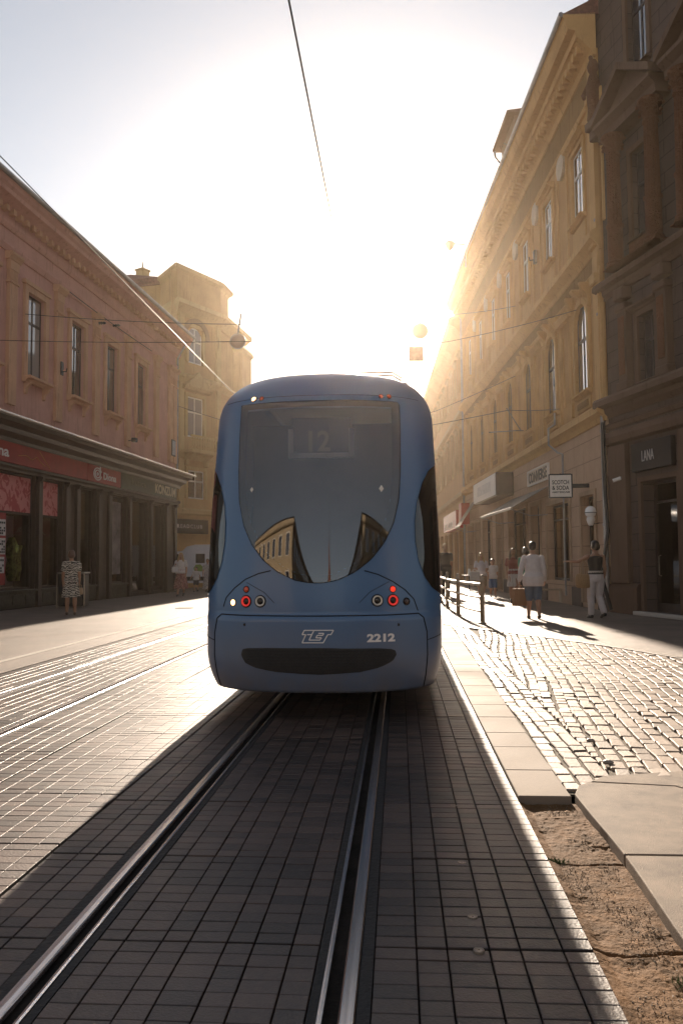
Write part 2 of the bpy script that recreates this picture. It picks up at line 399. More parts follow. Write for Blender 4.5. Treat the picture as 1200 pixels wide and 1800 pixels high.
# left pavement
lp_ = MB().slab([(-40, -20), (-5.30, -20), (-5.30, 188), (-40, 188)], -.08, -.001)
struct('pavement', lp_, M_concrete)
M_paint = mat('worn white road paint', (.62, .58, .52), .5, rgb2=(.40, .36, .31), nscale=9, bump=.3)
pl_ = MB().add([(-6.0, .5, .003), (-5.88, .5, .003), (-5.88, 80, .003), (-6.0, 80, .003)], [(0, 1, 2, 3)])
struct('painted_line', pl_, M_paint)
# manhole covers on the left pavement
for x, y, lb in ((-6.6, 33.5, 'dark round manhole cover in the sunlit road near the tram'), (-6.9, 25.6, 'dark round manhole cover by the white line')):
    tag(part('manhole_cover', MB().lathe([(.01, .0), (.3, .0), (.3, .012), (.27, .014), (.26, .008), (.01, .009)], (x, y, 0), 24), M_rubber), lb, 'manhole cover')

# pale slab strip along the track on the right
sx_, sy_, shx, shy = [], [], [], []
y = 5.08; i = 0
while y < 60:
    ln = .62 + .1*math.sin(i*2.3); x1 = 1.03 + (.10*min(1, max(0, (y-5)/12)))
    sx_.append((.705+x1)/2); sy_.append(y+ln/2); shx.append((x1-.705)/2-.003); shy.append(ln/2-.004); y += ln; i += 1
M_slab = tinted('pale granite slabs', (.20, .16, .125), .75, var=.12, bump=.3, bscale=140, spec=.25)
stones('kerb_strip', np.array(sx_), np.array(sy_), np.array(shx), np.array(shy), np.full(len(sx_), .002)+RNG.normal(0, .0012, len(sx_)), RNG.uniform(0, 1, len(sx_)), M_slab, ch=.004, depth=.075, tilt=.002)

# cobbled wedge
KERB = [(1.10, 18.6), (1.45, 17.9), (1.85, 17.0), (2.74, 15.45), (3.65, 13.45), (4.12, 12.1), (4.75, 9.8), (5.2, 7.5), (5.4, 5.0), (5.4, 1.0)]
def kerb_y(x):
    for (xa, ya), (xb, yb) in zip(KERB[:-1], KERB[1:]):
        if xa <= x <= xb and xb > xa: return ya + (yb-ya)*(x-xa)/(xb-xa)
    return 19 if x < 1.1 else 5
c_x, c_y, c_hx, c_hy, c_r = [], [], [], [], []
def sett_lo(xc): return 5.13 + .30*min(1, max(0, (xc-1.2)/.5)) + .08*max(0, xc-1.7)
def sett(xc, yc, wd, ln, r_):
    if yc - ln/2 > sett_lo(xc) and yc + ln/2 < kerb_y(xc) - .06 and xc + wd/2 < 4.95:
        c_x.append(xc); c_y.append(yc); c_hx.append(wd/2-.006); c_hy.append(ln/2-.006); c_r.append(r_)
for col in range(3):                                   # three courses beside the slab strip
    yy = 5.2 + random.uniform(0, .15)
    while yy < 18.6:
        ln = random.uniform(.15, .235); e_ = .10*min(1, max(0, (yy-5)/12))
        sett(1.034+e_+.058+col*.116+.012*math.sin(yy*2+col), yy+ln/2, .112, ln, random.gauss(0, .02)); yy += ln
TH = -.105
for row in range(-8, 90):                              # the field: courses running slightly away from the track
    u0 = 1.40 + row*.121
    v = 3.6 + random.uniform(0, .2); wob = random.uniform(0, 6.28)
    while v < 19:
        ln = random.uniform(.14, .245); v += ln
        uu = u0 - 1.40 + .022*math.sin(v*1.3+wob*.2) + random.uniform(-.004, .004); vv = v - ln/2 - 5
        x = 1.40 + uu*math.cos(TH) - vv*math.sin(TH); y = 5 + uu*math.sin(TH) + vv*math.cos(TH)
        bnd = 1.034 + .10*min(1, max(0, (y-5)/12)) + .352; wd_ = .115
        if x - .058 < bnd < x + .03: wd_ = x + .058 - bnd; x = bnd + wd_/2
        if x - wd_/2 > bnd - .002: sett(x, y, wd_+random.uniform(-.008, .0), ln, TH+random.gauss(0, .03))
n = len(c_x); c_x = np.array(c_x); c_y = np.array(c_y)
cz = .002 + RNG.normal(0, .003, n) + .005*np.sin(c_x*1.3+c_y*.7) - .014*np.exp(-((c_x-1.5)**2+(c_y-8.3)**2)/.25)
M_cob = tinted('granite setts', (.25, .19, .145), .55, var=.3, bump=.5, bscale=60, spec=.35)
stones('cobblestones', c_x, c_y, np.array(c_hx), np.array(c_hy), cz, RNG.uniform(0, 1, n), M_cob, ch=.006, depth=.05, rot=np.array(c_r), tilt=.016, rnd=.005)
M_moss = mat('sandy joints with moss', (.12, .09, .06), .9, rgb2=(.07, .06, .035), nscale=5, bump=.6, bscale=80)
cb_ = MB().add([(x, y, -.019) for x, y in [(1.03, 5.2), (5.3, 5.2), (5.2, 7.5), (4.75, 9.8), (4.12, 12.1), (3.65, 13.45), (2.74, 15.45), (1.85, 17), (1.1, 18.6), (1.03, 18.6)]], [tuple(range(10))])
struct('cobble_bed', cb_, M_moss)

# kerb stones and the sidewalk behind them
kb = MB()
kp = [Vector((x, y, 0)) for x, y in KERB]
acc = []
for a, b in zip(kp[:-1], kp[1:]):
    nseg = max(1, int((b-a).length/.75))
    for q in range(nseg):
        p0 = a.lerp(b, q/nseg); p1 = a.lerp(b, (q+1)/nseg); d = (p1-p0).normalized(); nn = Vector((-d.y, d.x, 0)) if False else Vector((d.y, -d.x, 0))
        p0 = p0 + d*.004; p1 = p1 - d*.004
        nn = -nn if nn.dot(Vector((-1, -1, 0))) < 0 else nn
        q4 = [p0, p1, p1+nn*.14, p0+nn*.14]
        kb.slab([(v.x, v.y) for v in q4], -.06, .018+random.uniform(-.003, .003))
M_kerb = mat('worn kerb granite', (.26, .215, .175), .5, rgb2=(.19, .155, .13), nscale=5, bump=.4, bscale=60)
o = struct('kerb', kb, M_kerb); bv = o.modifiers.new('bevel', 'BEVEL'); bv.width = .008; bv.segments = 2
sw = [(x+.004, y+.004) for x, y in KERB] + [(60, 1.0), (60, 188), (1.10, 188)]
struct('sidewalk', MB().slab(sw[::-1], -.06, .012), M_concrete)
struct('square_paving', MB().slab([(3.0, -60), (60, -60), (60, 1.0), (3.0, 1.0)], -.06, .004), M_concrete)
# strip between the slab strip and the sidewalk, far part
struct('gutter_strip', MB().slab([(1.14, 18.7), (1.098, 188), (.70, 188), (.70, 60.2), (1.13, 60.2)][::-1], -.06, -.006), M_kerb)

# big broken pavement slabs, lower right
def slabs_lr():
    mb = MB()
    polys = [
        [(1.055, 5.12), (1.12, 5.32), (1.20, 5.40), (1.72, 5.32), (1.93, 5.02), (2.2, 4.12), (1.075, 4.105)],
        [(1.735, 5.33), (1.22, 5.415), (1.33, 5.55), (1.95, 5.72), (3.2, 5.88), (3.2, 5.05), (1.945, 5.03)],
        [(1.075, 4.09), (2.2, 4.10), (2.2, 3.20), (1.05, 3.185)],
        [(1.05, 3.17), (2.2, 3.185), (2.2, 2.2), (1.03, 2.2)],
        [(2.215, 4.2), (2.0, 5.0), (3.4, 5.04), (3.4, 3.3), (2.215, 3.3)],
        [(2.215, 3.28), (3.4, 3.28), (3.4, 1.0), (2.215, 1.0)], [(1.03, 2.185), (2.2, 2.185), (2.2, .9), (1.03, .9)],
        [(3.415, 1.0), (3.415, 5.0), (5.3, 5.0), (5.3, 1.0)], [(3.215, 5.05), (3.215, 5.9), (5.3, 6.0), (5.3, 5.05)]]
    for k, p in enumerate(polys):
        # roughen the outline
        out = []
        for a, b in zip(p, p[1:]+p[:1]):
            L_ = math.hypot(b[0]-a[0], b[1]-a[1]); m_ = max(1, int(L_/.14))
            for q in range(m_):
                t = q/m_; j = .0022 if q else .001
                out.append((a[0]+(b[0]-a[0])*t+random.uniform(-j, j), a[1]+(b[1]-a[1])*t+random.uniform(-j, j)))
        mb.slab(out, -.075, .006+.004*math.sin(k*3.1))
    return mb
M_bigslab = mat('grey stone slab', (.25, .195, .145), .75, spec=.25, rgb2=(.13, .10, .075), nscale=5, bump=.35, bscale=160, detail=14)
o = struct('stone_slabs', slabs_lr(), M_bigslab); bv = o.modifiers.new('bevel', 'BEVEL'); bv.width = .006; bv.segments = 2; bv.limit_method = 'ANGLE'

# rubble patch between paving and slabs
gx = np.linspace(.70, 1.09, 90); gy = np.linspace(.6, 5.10, 700)
GX, GY = np.meshgrid(gx, gy)
def vnoise(x, y, f, seed):
    r_ = np.random.default_rng(seed); T = r_.uniform(0, 1, (64, 256)); x = x*f; y = y*f
    xi = np.floor(x).astype(int); yi = np.floor(y).astype(int); fx = x-xi; fy = y-yi; fx = fx*fx*(3-2*fx); fy = fy*fy*(3-2*fy)
    g_ = lambda a, b: T[a % 64, b % 256]
    return (g_(xi, yi)*(1-fx)+g_(xi+1, yi)*fx)*(1-fy) + (g_(xi, yi+1)*(1-fx)+g_(xi+1, yi+1)*fx)*fy
Z = -.050 +   .012*(vnoise(GX, GY, 4, 1)-.5) + .005*(vnoise(GX, GY, 17, 2)-.5) + .005*(vnoise(GX, GY, 45, 3)-.5)*(.3+1.4*vnoise(GX, GY, 3, 9)) + .0025*(vnoise(GX, GY, 120, 4)-.5)
pit = vnoise(GX, GY, 9, 8); Z -= .03*np.clip(pit-.72, 0, 1)*4*.3
for yj in (3.20, 4.11): Z -= .02*np.exp(-((GY-yj-.012*np.sin(GX*20))/.008)**2)
Z += .020*np.clip((.76-GX)/.05, 0, 1)
mb = MB(); ny, nx = GX.shape
mb.v = list(zip(GX.ravel(), GY.ravel(), Z.ravel())); mb.f = [(j*nx+i, j*nx+i+1, (j+1)*nx+i+1, (j+1)*nx+i) for j in range(ny-1) for i in range(nx-1)]
M_rub = mat('broken concrete and grit', (.19, .10, .042), .8, spec=.12, rgb2=(.09, .048, .02), nscale=9, bump=.35, bscale=180, detail=12)
struct('rubble_patch', mb, M_rub, fixn=False)
gv = MB()
for k in range(3200):
    x, y = random.uniform(.72, 1.03), random.uniform(1.9, 5.05); 
    if vnoise(np.array([x]), np.array([y]), 3., 5)[0] < .42: continue
    zz = -.052 + .030*(vnoise(np.array([x]), np.array([y]), 4, 1)[0]-.5); r_ = random.uniform(.0012, .0038)
    a = random.uniform(0, 6.28); vs = []
    for q in range(4): vs.append((x+r_*math.cos(a+q*1.57)*random.uniform(.7, 1.3), y+r_*math.sin(a+q*1.57)*random.uniform(.7, 1.3), zz+random.uniform(-.001, .003)))
    vs.append((x, y, zz+r_*1.3)); vs.append((x, y, zz-r_))
    gv.add(vs, [(0, 1, 4), (1, 2, 4), (2, 3, 4), (3, 0, 4), (1, 0, 5), (2, 1, 5), (3, 2, 5), (0, 3, 5)])
o = part('gravel', gv, mat('loose grit', (.20, .15, .10), .5, noise=.4, nscale=60)); o['kind'] = 'stuff'; tag(o, 'loose grit scattered over the broken concrete beside the track', 'gravel')
gs = MB()
for (cx0, cy0, cnt, sp) in ((.735, 4.12, 160, .035), (.98, 3.0, 50, .04), (1.03, 2.75, 40, .05)):
    for k in range(cnt):
        x, y = random.gauss(cx0, sp), random.gauss(cy0, sp*.45); h_ = random.uniform(.012, .035); a = random.uniform(0, 6.28); l = random.uniform(.005, .02)
        dx, dy = math.cos(a), math.sin(a); w_ = .0016
        gs.add([(x-dy*w_, y+dx*w_, -.055), (x+dy*w_, y-dx*w_, -.055), (x+dx*l*.5+dy*w_*.7, y+dy*l*.5-dx*w_*.7, -.055+h_*.7), (x+dx*l, y+dy*l, -.055+h_), (x+dx*l*.5-dy*w_*.7, y+dy*l*.5+dx*w_*.7, -.055+h_*.7)], [(0, 1, 2, 3, 4)])
o = part('grass', gs, mat('grass blades', (.07, .12, .03), .6, noise=.3, nscale=40)); o['kind'] = 'stuff'; tag(o, 'tufts of grass in the gap between paving bricks and broken concrete', 'grass')

# ------------------------------------------------------------------ building kit
class Wall:
    """a building whose street front lies in the local plane y=0 (x along it, y out, z up)"""
    def __init__(s, name, label, cat, A, B):
        s.A = Vector((*A, 0)); s.B = Vector((*B, 0)); s.u = (s.B-s.A).normalized(); s.L = (s.B-s.A).length
        s.root = thing(name, label, cat, s.A, math.atan2(s.u.y, s.u.x))
        s.n = Vector((-s.u.y, s.u.x, 0))
    def px(s, x, y, out=0.):
        d = ray(x, y); P = s.A + s.n*out; t = (P-EYEP).dot(s.n)/d.dot(s.n); p = EYEP + d*t
        return (p-s.A).dot(s.u), p.z
    def facade(s, L0, L1, z0, z1, holes, depth, m, name='wall', back=9., top=True, arch=()):
        mb = MB(); xs = sorted({L0, L1, *[v for h in holes for v in h[:2]]}); zs = sorted({z0, z1, *[v for h in holes for v in h[2:4]]})
        for xa, xb in zip(xs[:-1], xs[1:]):
            for za, zb in zip(zs[:-1], zs[1:]):
                cx_, cz_ = (xa+xb)/2, (za+zb)/2
                if any(h[0] < cx_ < h[1] and h[2] < cz_ < h[3] for h in holes): continue
                mb.add([(xa, 0, za), (xb, 0, za), (xb, 0, zb), (xa, 0, zb)], [(3, 2, 1, 0)])
        for h in holes:
            a, b, c, d = h[:4]; dd = depth
            mb.add([(a,0,c),(a,-dd,c),(a,-dd,d),(a,0,d)], [(0,1,2,3)]); mb.add([(b,0,c),(b,-dd,c),(b,-dd,d),(b,0,d)], [(3,2,1,0)])
            mb.add([(a,0,c),(b,0,c),(b,-dd,c),(a,-dd,c)], [(0,1,2,3)]); mb.add([(a,0,d),(b,0,d),(b,-dd,d),(a,-dd,d)], [(3,2,1,0)])
            if len(h) > 4 and h[4]:
                rise = h[4]; mid = (a+b)/2; n_ = 8
                for sg in (-1, 1):
                    e = mid + sg*(b-a)/2
                    arc = [(mid + sg*(b-a)/2*math.cos(t), d-rise+rise*math.sin(t)) for t in [PI/2*k/n_ for k in range(n_+1)]]
                    mb.prism([(e, d)] + arc, 0.001, -dd)
        # sides, back and top of the block
        mb.add([(L0,0,z0),(L0,-back,z0),(L0,-back,z1),(L0,0,z1)], [(0,1,2,3)]); mb.add([(L1,0,z0),(L1,-back,z0),(L1,-back,z1),(L1,0,z1)], [(3,2,1,0)])
        mb.add([(L0,-back,z0),(L1,-back,z0),(L1,-back,z1),(L0,-back,z1)], [(3,2,1,0)])
        if top: mb.add([(L0,0,z1),(L1,0,z1),(L1,-back,z1),(L0,-back,z1)], [(0,1,2,3)])
        return part(name, mb, m, s.root, fixn=False)
    def window(s, a, b, c, d, setb, mf, mp, cols=2, tr=(.68,), fr=.06, rows=0, rise=0, name='window'):
        """frame with mullions and transoms; the pane is its sub-part"""
        mb = MB(); y0, y1 = -setb, -setb+.07
        mb.box(a, a+fr, y0, y1, c, d); mb.box(b-fr, b, y0, y1, c, d); mb.box(a+fr, b-fr, y0, y1, c, c+fr); mb.box(a+fr, b-fr, y0, y1, d-fr, d)
        for k in range(1, cols):
            x = a+(b-a)*k/cols; mb.box(x-fr*.45, x+fr*.45, y0+.004, y1+.012, c+fr, d-fr)
        zz = [c+(d-c)*t for t in tr]
        for z in zz: mb.box(a+fr, b-fr, y0+.002, y1+.02, z-fr*.55, z+fr*.55)
        lim = (zz[0] if zz else d)
        for k in range(1, rows+1):
            z = c + (lim-c)*k/(rows+1); mb.box(a+fr, b-fr, y0+.008, y1-.02, z-.015, z+.015)
        f = part(name, mb, mf, s.root)
        yp = y1-.008
        part('pane', MB().add([(a+fr*.5, yp, c+fr*.5), (b-fr*.5, yp, c+fr*.5), (b-fr*.5, yp, d-fr*.5), (a+fr*.5, yp, d-fr*.5)], [(3, 2, 1, 0)]), mp, f, fixn=False)
        return f
    def bits(s, name, mb, m, smooth=False, label=None):
        return part(name, mb, m, s.root, smooth=smooth, label=label)

def surround(mb, a, b, c, d, w=.16, o=.06, hood=.0):
    mb.box(a-w, a, .0, o, c, d); mb.box(b, b+w, .0, o, c, d); mb.box(a-w, b+w, .0, o+.003, d, d+w)
    if hood:
        mb.mold(a-w-.08, b+w+.08, [(0, d+w), (hood*.5, d+w), (hood*.6, d+w+.06), (hood, d+w+.1), (hood, d+w+.16), (0, d+w+.2)])
def sill(mb, a, b, c, o=.2, h=.14):
    mb.mold(a-.12, b+.12, [(0, c-h), (o*.4, c-h), (o*.55, c-h*.5), (o, c-h*.45), (o, c-.02), (o-.03, c), (0, c)])
def bracket(mb, x, z, w=.12, h=.35, o=.22):
    mb.mold(x-w/2, x+w/2, [(0, z-h), (o*.3, z-h*.9), (o*.35, z-h*.5), (o*.8, z-h*.25), (o, z-.05), (o, z), (0, z)])
def baluster_prof(h, r_): return [(r_*.8, 0), (r_*.8, h*.08), (r_*.45, h*.14), (r_, h*.4), (r_*.9, h*.5), (r_*.4, h*.8), (r_*.8, h*.9), (r_*.8, h)]

# ------------------------------------------------------------------ right: ochre building
M_ochre = plaster('ochre render', (.52, .295, .115))
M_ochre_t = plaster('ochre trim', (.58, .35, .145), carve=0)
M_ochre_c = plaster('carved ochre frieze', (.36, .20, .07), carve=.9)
M_ashlar = plaster('pinkish ashlar ground floor', (.50, .34, .23), joints=(30., .62, .012))
RB = Wall('ochre_building', 'ochre three storey building with arched windows and deep carved eaves, right of the tram', 'building', (5.75, 22.5), (5.75-.07*25.3, 47.8))
LR = RB.L
cs = [1.85, 5.38, 8.86, 12.25, 15.68, 19.2, 22.65]
top_w = [(c-.55, c+.55, 11.75, 13.95) for c in cs]
mid_w = [(c-.62, c+.62, 6.45, 9.15, .62) for c in cs]
shop_h = [(1.15, 2.45, .15, 3.35), (3.75, 6.6, .75, 3.35), (7.6, 8.9, .1, 3.5), (9.75, 13.2, .5, 3.6), (14.6, 16.0, .1, 3.7), (17.3, 19.6, .5, 3.5), (20.6, 21.9, .1, 3.5), (22.8, 24.4, .5, 3.4)]
RB.facade(0, LR, 5.75, 16.0, top_w + mid_w, .38, M_ochre)
RB.facade(0, LR, 0, 5.75, shop_h, .45, M_ashlar, name='ground_floor_wall', top=False)
mb = MB()
mb.mold(-.12, LR+.02, [(0, 5.28), (.06, 5.28), (.10, 5.42), (.24, 5.5), (.27, 5.5), (.27, 5.68), (.22, 5.72), (.10, 5.80), (0, 5.86)])
RB.bits('lower_string_course', mb, M_ochre_t)
mb = MB(); mb.mold(-.1, LR+.02, [(0, 10.12), (.08, 10.12), (.12, 10.25), (.30, 10.4), (.34, 10.42), (.34, 10.6), (.26, 10.66), (.1, 10.74), (0, 10.78)])
mb.mold(-.1, LR+.02, [(0, 9.55), (.05, 9.55), (.09, 9.62), (.05, 9.68), (0, 9.68)])
RB.bits('upper_string_course', mb, M_ochre_t)
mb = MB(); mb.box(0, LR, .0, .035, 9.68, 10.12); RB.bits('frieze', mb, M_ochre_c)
# cornice: deep soffit over a carved frieze
mb = MB(); mb.mold(-.1, LR+.15, [(0, 15.75), (.10, 15.75), (.16, 15.9), (.50, 16.25), (.56, 16.25), (.58, 16.45), (.78, 16.5), (.84, 16.62), (.88, 16.8), (.92, 16.84), (.92, 16.92), (0, 16.98)])
mb.mold(-.05, LR+.05, [(0, 14.62), (.07, 14.62), (.12, 14.72), (.07, 14.8), (0, 14.8)])
RB.bits('cornice', mb, M_ochre_t)
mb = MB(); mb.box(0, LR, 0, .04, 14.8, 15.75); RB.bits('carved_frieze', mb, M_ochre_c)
mb = MB()
for k in range(int(LR/.36)): mb.box(.2+k*.36, .36+k*.36, .12, .46, 15.98, 16.2)
o = RB.bits('dentils', mb, M_ochre_t); o['kind'] = 'stuff'
# scroll brackets under the soffit between windows, panel fields and pilaster strips
for c in [0.15] + [(a+b)/2 for a, b in zip(cs[:-1], cs[1:])] + [24.4]:
    for q in (-.56, .56): RB.bits('pilaster_strip', MB().box(c+q-.06, c+q+.06, 0, .05, 10.8, 14.6), M_ochre_t)
for c in [(a+b)/2 for a, b in zip(cs[:-1], cs[1:])]:
    mb = MB()
    mb.box(c-.7, c-.58, 0, .09, 5.9, 9.1); mb.box(c+.58, c+.7, 0, .09, 5.9, 9.1); mb.box(c-.36, c-.29, 0, .05, 6.4, 8.7); mb.box(c+.29, c+.36, 0, .05, 6.4, 8.7)
    mb.mold(c-.78, c+.78, [(0, 9.1), (.14, 9.1), (.16, 9.18), (.2, 9.28), (.2, 9.34), (0, 9.36)])
    RB.bits('double_pilaster', mb, M_ochre_t)
for e in (.12, 24.6): RB.bits('pilaster', MB().box(e-.22, e+.42, 0, .1, 5.9, 9.55), M_ochre_t)
for c in cs:
    for x_, w_, h_, o__ in ((c-.74, .16, .75, .32), (c+.74, .16, .75, .32), (c, .26, .5, .36)):
        mb = MB(); bracket(mb, x_, 9.57, w_, h_, o__); RB.bits('bracket', mb, M_ochre_t)
M_blind = mat('pale stone cartouche', (.52, .42, .30), .8, noise=.15, nscale=5, bump=.6, bscale=14)
for c in [(a+b)/2 for a, b in zip(cs[:-1], cs[1:])]:
    pts = [(c-.3, 14.0), (c-.42, 14.3), (c-.36, 14.55), (c-.1, 14.7), (c+.1, 14.7), (c+.36, 14.55), (c+.42, 14.3), (c+.3, 14.0), (c, 13.85)]
    RB.bits('cartouche', MB().prism(pts, .0, .09), M_blind)
for c, (a, b, z0, z1) in zip(cs, top_w):
    mb = MB(); surround(mb, a, b, z0, z1, .17, .07, .26); sill(mb, a, b, z0, .22); mb.box(a-.1, b+.1, 0, .04, 10.95, z0-.2)
    RB.bits('window_surround', mb, M_ochre_t)
    RB.window(a, b, z0, z1, .09, M_frame_white, M_pane, 2, (.66,), .07, 1)
for c, (a, b, z0, z1, _) in zip(cs, mid_w):
    mb = MB()
    for k in range(12):
        t0, t1 = PI*k/12, PI*(k+1)/12
        q = lambda r_, t: (c + r_*math.cos(t), z1-.62+r_*math.sin(t))
        mb.prism([q(.62, t0), q(.80, t0), q(.80, t1), q(.62, t1)], 0, .1)
    mb.box(a-.18, a, 0, .1, z0, z1-.62); mb.box(b, b+.18, 0, .1, z0, z1-.62)
    sill(mb, a, b, z0, .2); mb.box(a-.05, b+.05, 0, .05, 5.9, z0-.2)
    RB.bits('window_surround', mb, M_ochre_t)
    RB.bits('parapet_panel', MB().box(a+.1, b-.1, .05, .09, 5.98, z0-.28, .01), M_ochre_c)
    RB.window(a, b, z0, z1, .09, M_frame_dark, M_pane, 2, (.6,), .075, 1)
# end pier with the figure bracket beside the dark house
mb = MB(); mb.box(-.02, .42, 0, .13, 5.9, 15.7)
for z in (9.2, 10.2, 14.5): mb.box(-.05, .46, 0, .22, z, z+.28, .03)
RB.bits('corner_pier', mb, M_ochre_t)
# roof, gutter, dormer
mb = MB(); mb.add([(-.1, .95, 16.93), (LR+.2, .95, 16.93), (LR+.2, -6, 20.5), (-.1, -6, 20.5)], [(0, 1, 2, 3)]); mb.add([(-.1, .95, 16.93), (-.1, -6, 20.5), (-.1, -6, 16.9)], [(0, 1, 2)]); mb.add([(LR+.2, .95, 16.93), (LR+.2, -6, 20.5), (LR+.2, -6, 16.9)], [(2, 1, 0)])
RB.bits('roof', mb, M_tile)
RB.bits('gutter', MB().tube([(-.1, .97, 16.93), (LR+.2, .97, 16.93)], .075, 8), M_metal)
mb = MB(); ds, dz = RB.px(905, 235, -.2)
dz -= .45; mb.box(ds-1.7, ds+.9, -2.6, .2, 17.1, dz+.35); mb.mold(ds-1.9, ds+1.3, [(-2.8, dz+.3), (.5, dz+.3), (.54, dz+.4), (-1.1, dz+.62), (-2.8, dz+.42)])
d_ = RB.bits('dormer', mb, plaster('dormer boards', (.25, .16, .1)))
mb = MB(); mb.tube([(ds+1.2, .45, dz+.3), (ds+1.25, .42, dz+.05), (ds+1.2, .2, dz-.3), (ds+1.15, .1, dz-.6)], .05, 6); part('downpipe', mb, M_metal, d_)
# service pipe on the front
mb = MB(); s1, z1 = RB.px(975, 735, .12); s2, z2 = RB.px(985, 840, .12)
mb.tube([(s1+.1, .1, 7.3), (s1, .14, 6.9), (s1, .14, 6.0), (s1, .36, 5.85), (s1, .36, 5.3), (s1-.3, .14, 5.0), (s1-.7, .1, 4.9), (s1-.7, .1, .3)], .035, 8)
RB.bits('downpipe', mb, M_metal)
mb = MB(); mb.tube([(LR-.2, .14, 5.8), (LR-.2, .14, 15.9), (LR-.2, .5, 16.4)], .06, 8); mb.tube([(LR-.2, .14, .3), (LR-.2, .14, 5.3)], .06, 8)
RB.bits('downpipe', mb, M_metal, label='pale downpipe at the far end of the front')

# ground floor shops: interiors, frames, glass
def shop_window(Wl, a, b, c, d, setb=.3, mf=None, inner=None, cols=2, tr=(.78,), lights=0, door=False):
    mf = mf or M_frame_dark; inner = inner or M_warm_in
    mb = MB(); fr = .07; y0, y1 = -setb, -setb+.08
    mb.box(a, a+fr, y0, y1, c, d); mb.box(b-fr, b, y0, y1, c, d); mb.box(a+fr, b-fr, y0, y1, c, c+fr*(3 if door else 1.2)); mb.box(a+fr, b-fr, y0, y1, d-fr, d)
    for k in range(1, cols): x = a+(b-a)*k/cols; mb.box(x-.03, x+.03, y0+.003, y1-.003, c+fr, d-fr)
    for t in tr: z = c+(d-c)*t; mb.box(a+fr, b-fr, y0+.005, y1+.01, z-.03, z+.03)
    f = part('shop_door' if door else 'shop_window', mb, mf, Wl.root)
    part('pane', MB().add([(a+.02, y0+.03, c+.02), (b-.02, y0+.03, c+.02), (b-.02, y0+.03, d-.02), (a+.02, y0+.03, d-.02)], [(3, 2, 1, 0)]), M_shopglass, f, fixn=False)
    if door: part('handle', MB().tube([(b-.22, y1+.0, c+.9), (b-.22, y1+.06, c+.92), (b-.22, y1+.06, c+1.4), (b-.22, y1, c+1.42)], .015, 6), M_steel, f)
    mb = MB(); D = 2.2; e = .001
    mb.add([(a-.3, -setb-D, c), (b+.3, -setb-D, c), (b+.3, -setb-D, d+.2), (a-.3, -setb-D, d+.2)], [(0, 1, 2, 3)])
    mb.add([(a-.3, -setb-.06, c), (a-.3, -setb-D, c), (a-.3, -setb-D, d+.2), (a-.3, -setb-.06, d+.2)], [(0, 1, 2, 3)])
    mb.add([(b+.3, -setb-.06, c), (b+.3, -setb-D, c), (b+.3, -setb-D, d+.2), (b+.3, -setb-.06, d+.2)], [(3, 2, 1, 0)])
    mb.add([(a-.3, -setb-.06, c), (b+.3, -setb-.06, c), (b+.3, -setb-D, c), (a-.3, -setb-D, c)], [(3, 2, 1, 0)])
    mb.add([(a-.3, -setb-.06, d+.2), (b+.3, -setb-.06, d+.2), (b+.3, -setb-D, d+.2), (a-.3, -setb-D, d+.2)], [(0, 1, 2, 3)])
    # shelves and goods
    gm = MB()
    if not door:
        for z in (c+.5, c+1.1, c+1.7):
            if z > d-.4: continue
            gm.box(a-.1, b+.1, -setb-D+.02, -setb-D+.4, z, z+.04)
            x = a
            while x < b-.1:
                w_ = random.uniform(.12, .3); hh = random.uniform(.12, .4)
                gm.box(x, x+w_*.8, -setb-D+.06, -setb-D+.34, z+.042, z+.042+hh); x += w_
    i_ = part('shop_interior', mb, inner, Wl.root, fixn=False)
    if gm.v: part('shelf_goods', gm, mat('mixed goods', (.30, .16, .09), .6, rgb2=(.06, .09, .10), nscale=2.5, detail=1), i_)
    if lights:
        lm = MB()
        for k in range(lights):
            lm.lathe([(.001, -.05), (.035, -.035), (.05, 0), (.035, .035), (.012, .06)], (a+(b-a)*(k+.5)/lights, -setb-.9-.4*(k % 2), d-.35-.18*(k % 3)), 10)
        part('ceiling_lights', lm, M_bulb, i_)
    return f
for k, h in enumerate(shop_h):
    shop_window(RB, *h, door=(h[1]-h[0] < 1.5), cols=1 if h[1]-h[0] < 1.5 else 2, tr=(.8,), lights=(3 if k == 1 else 2 if k in (0, 3) else 0), inner=M_warm_in)
# mouldings round the shop openings
for h in shop_h:
    mb = MB(); surround(mb, *h, w=.14, o=.05); RB.bits('shop_surround', mb, plaster('pale ashlar trim', (.42, .29, .19)))
# plinth pieces between openings
e = 0
for h in sorted(shop_h):
    if h[0]-.16-e > .1: RB.bits('plinth', MB().box(e, h[0]-.16, 0, .055, .02, .6), plaster('dark stone plinth', (.13, .10, .085)))
    e = h[1]+.16

def place_local(o, Wl): o.parent = None
def wall_thing(Wl, name, label, cat, s_, z_, group=None):
    p = Wl.A + Wl.u*s_; return thing(name, label, cat, (p.x, p.y, z_), math.atan2(Wl.u.y, Wl.u.x), group)

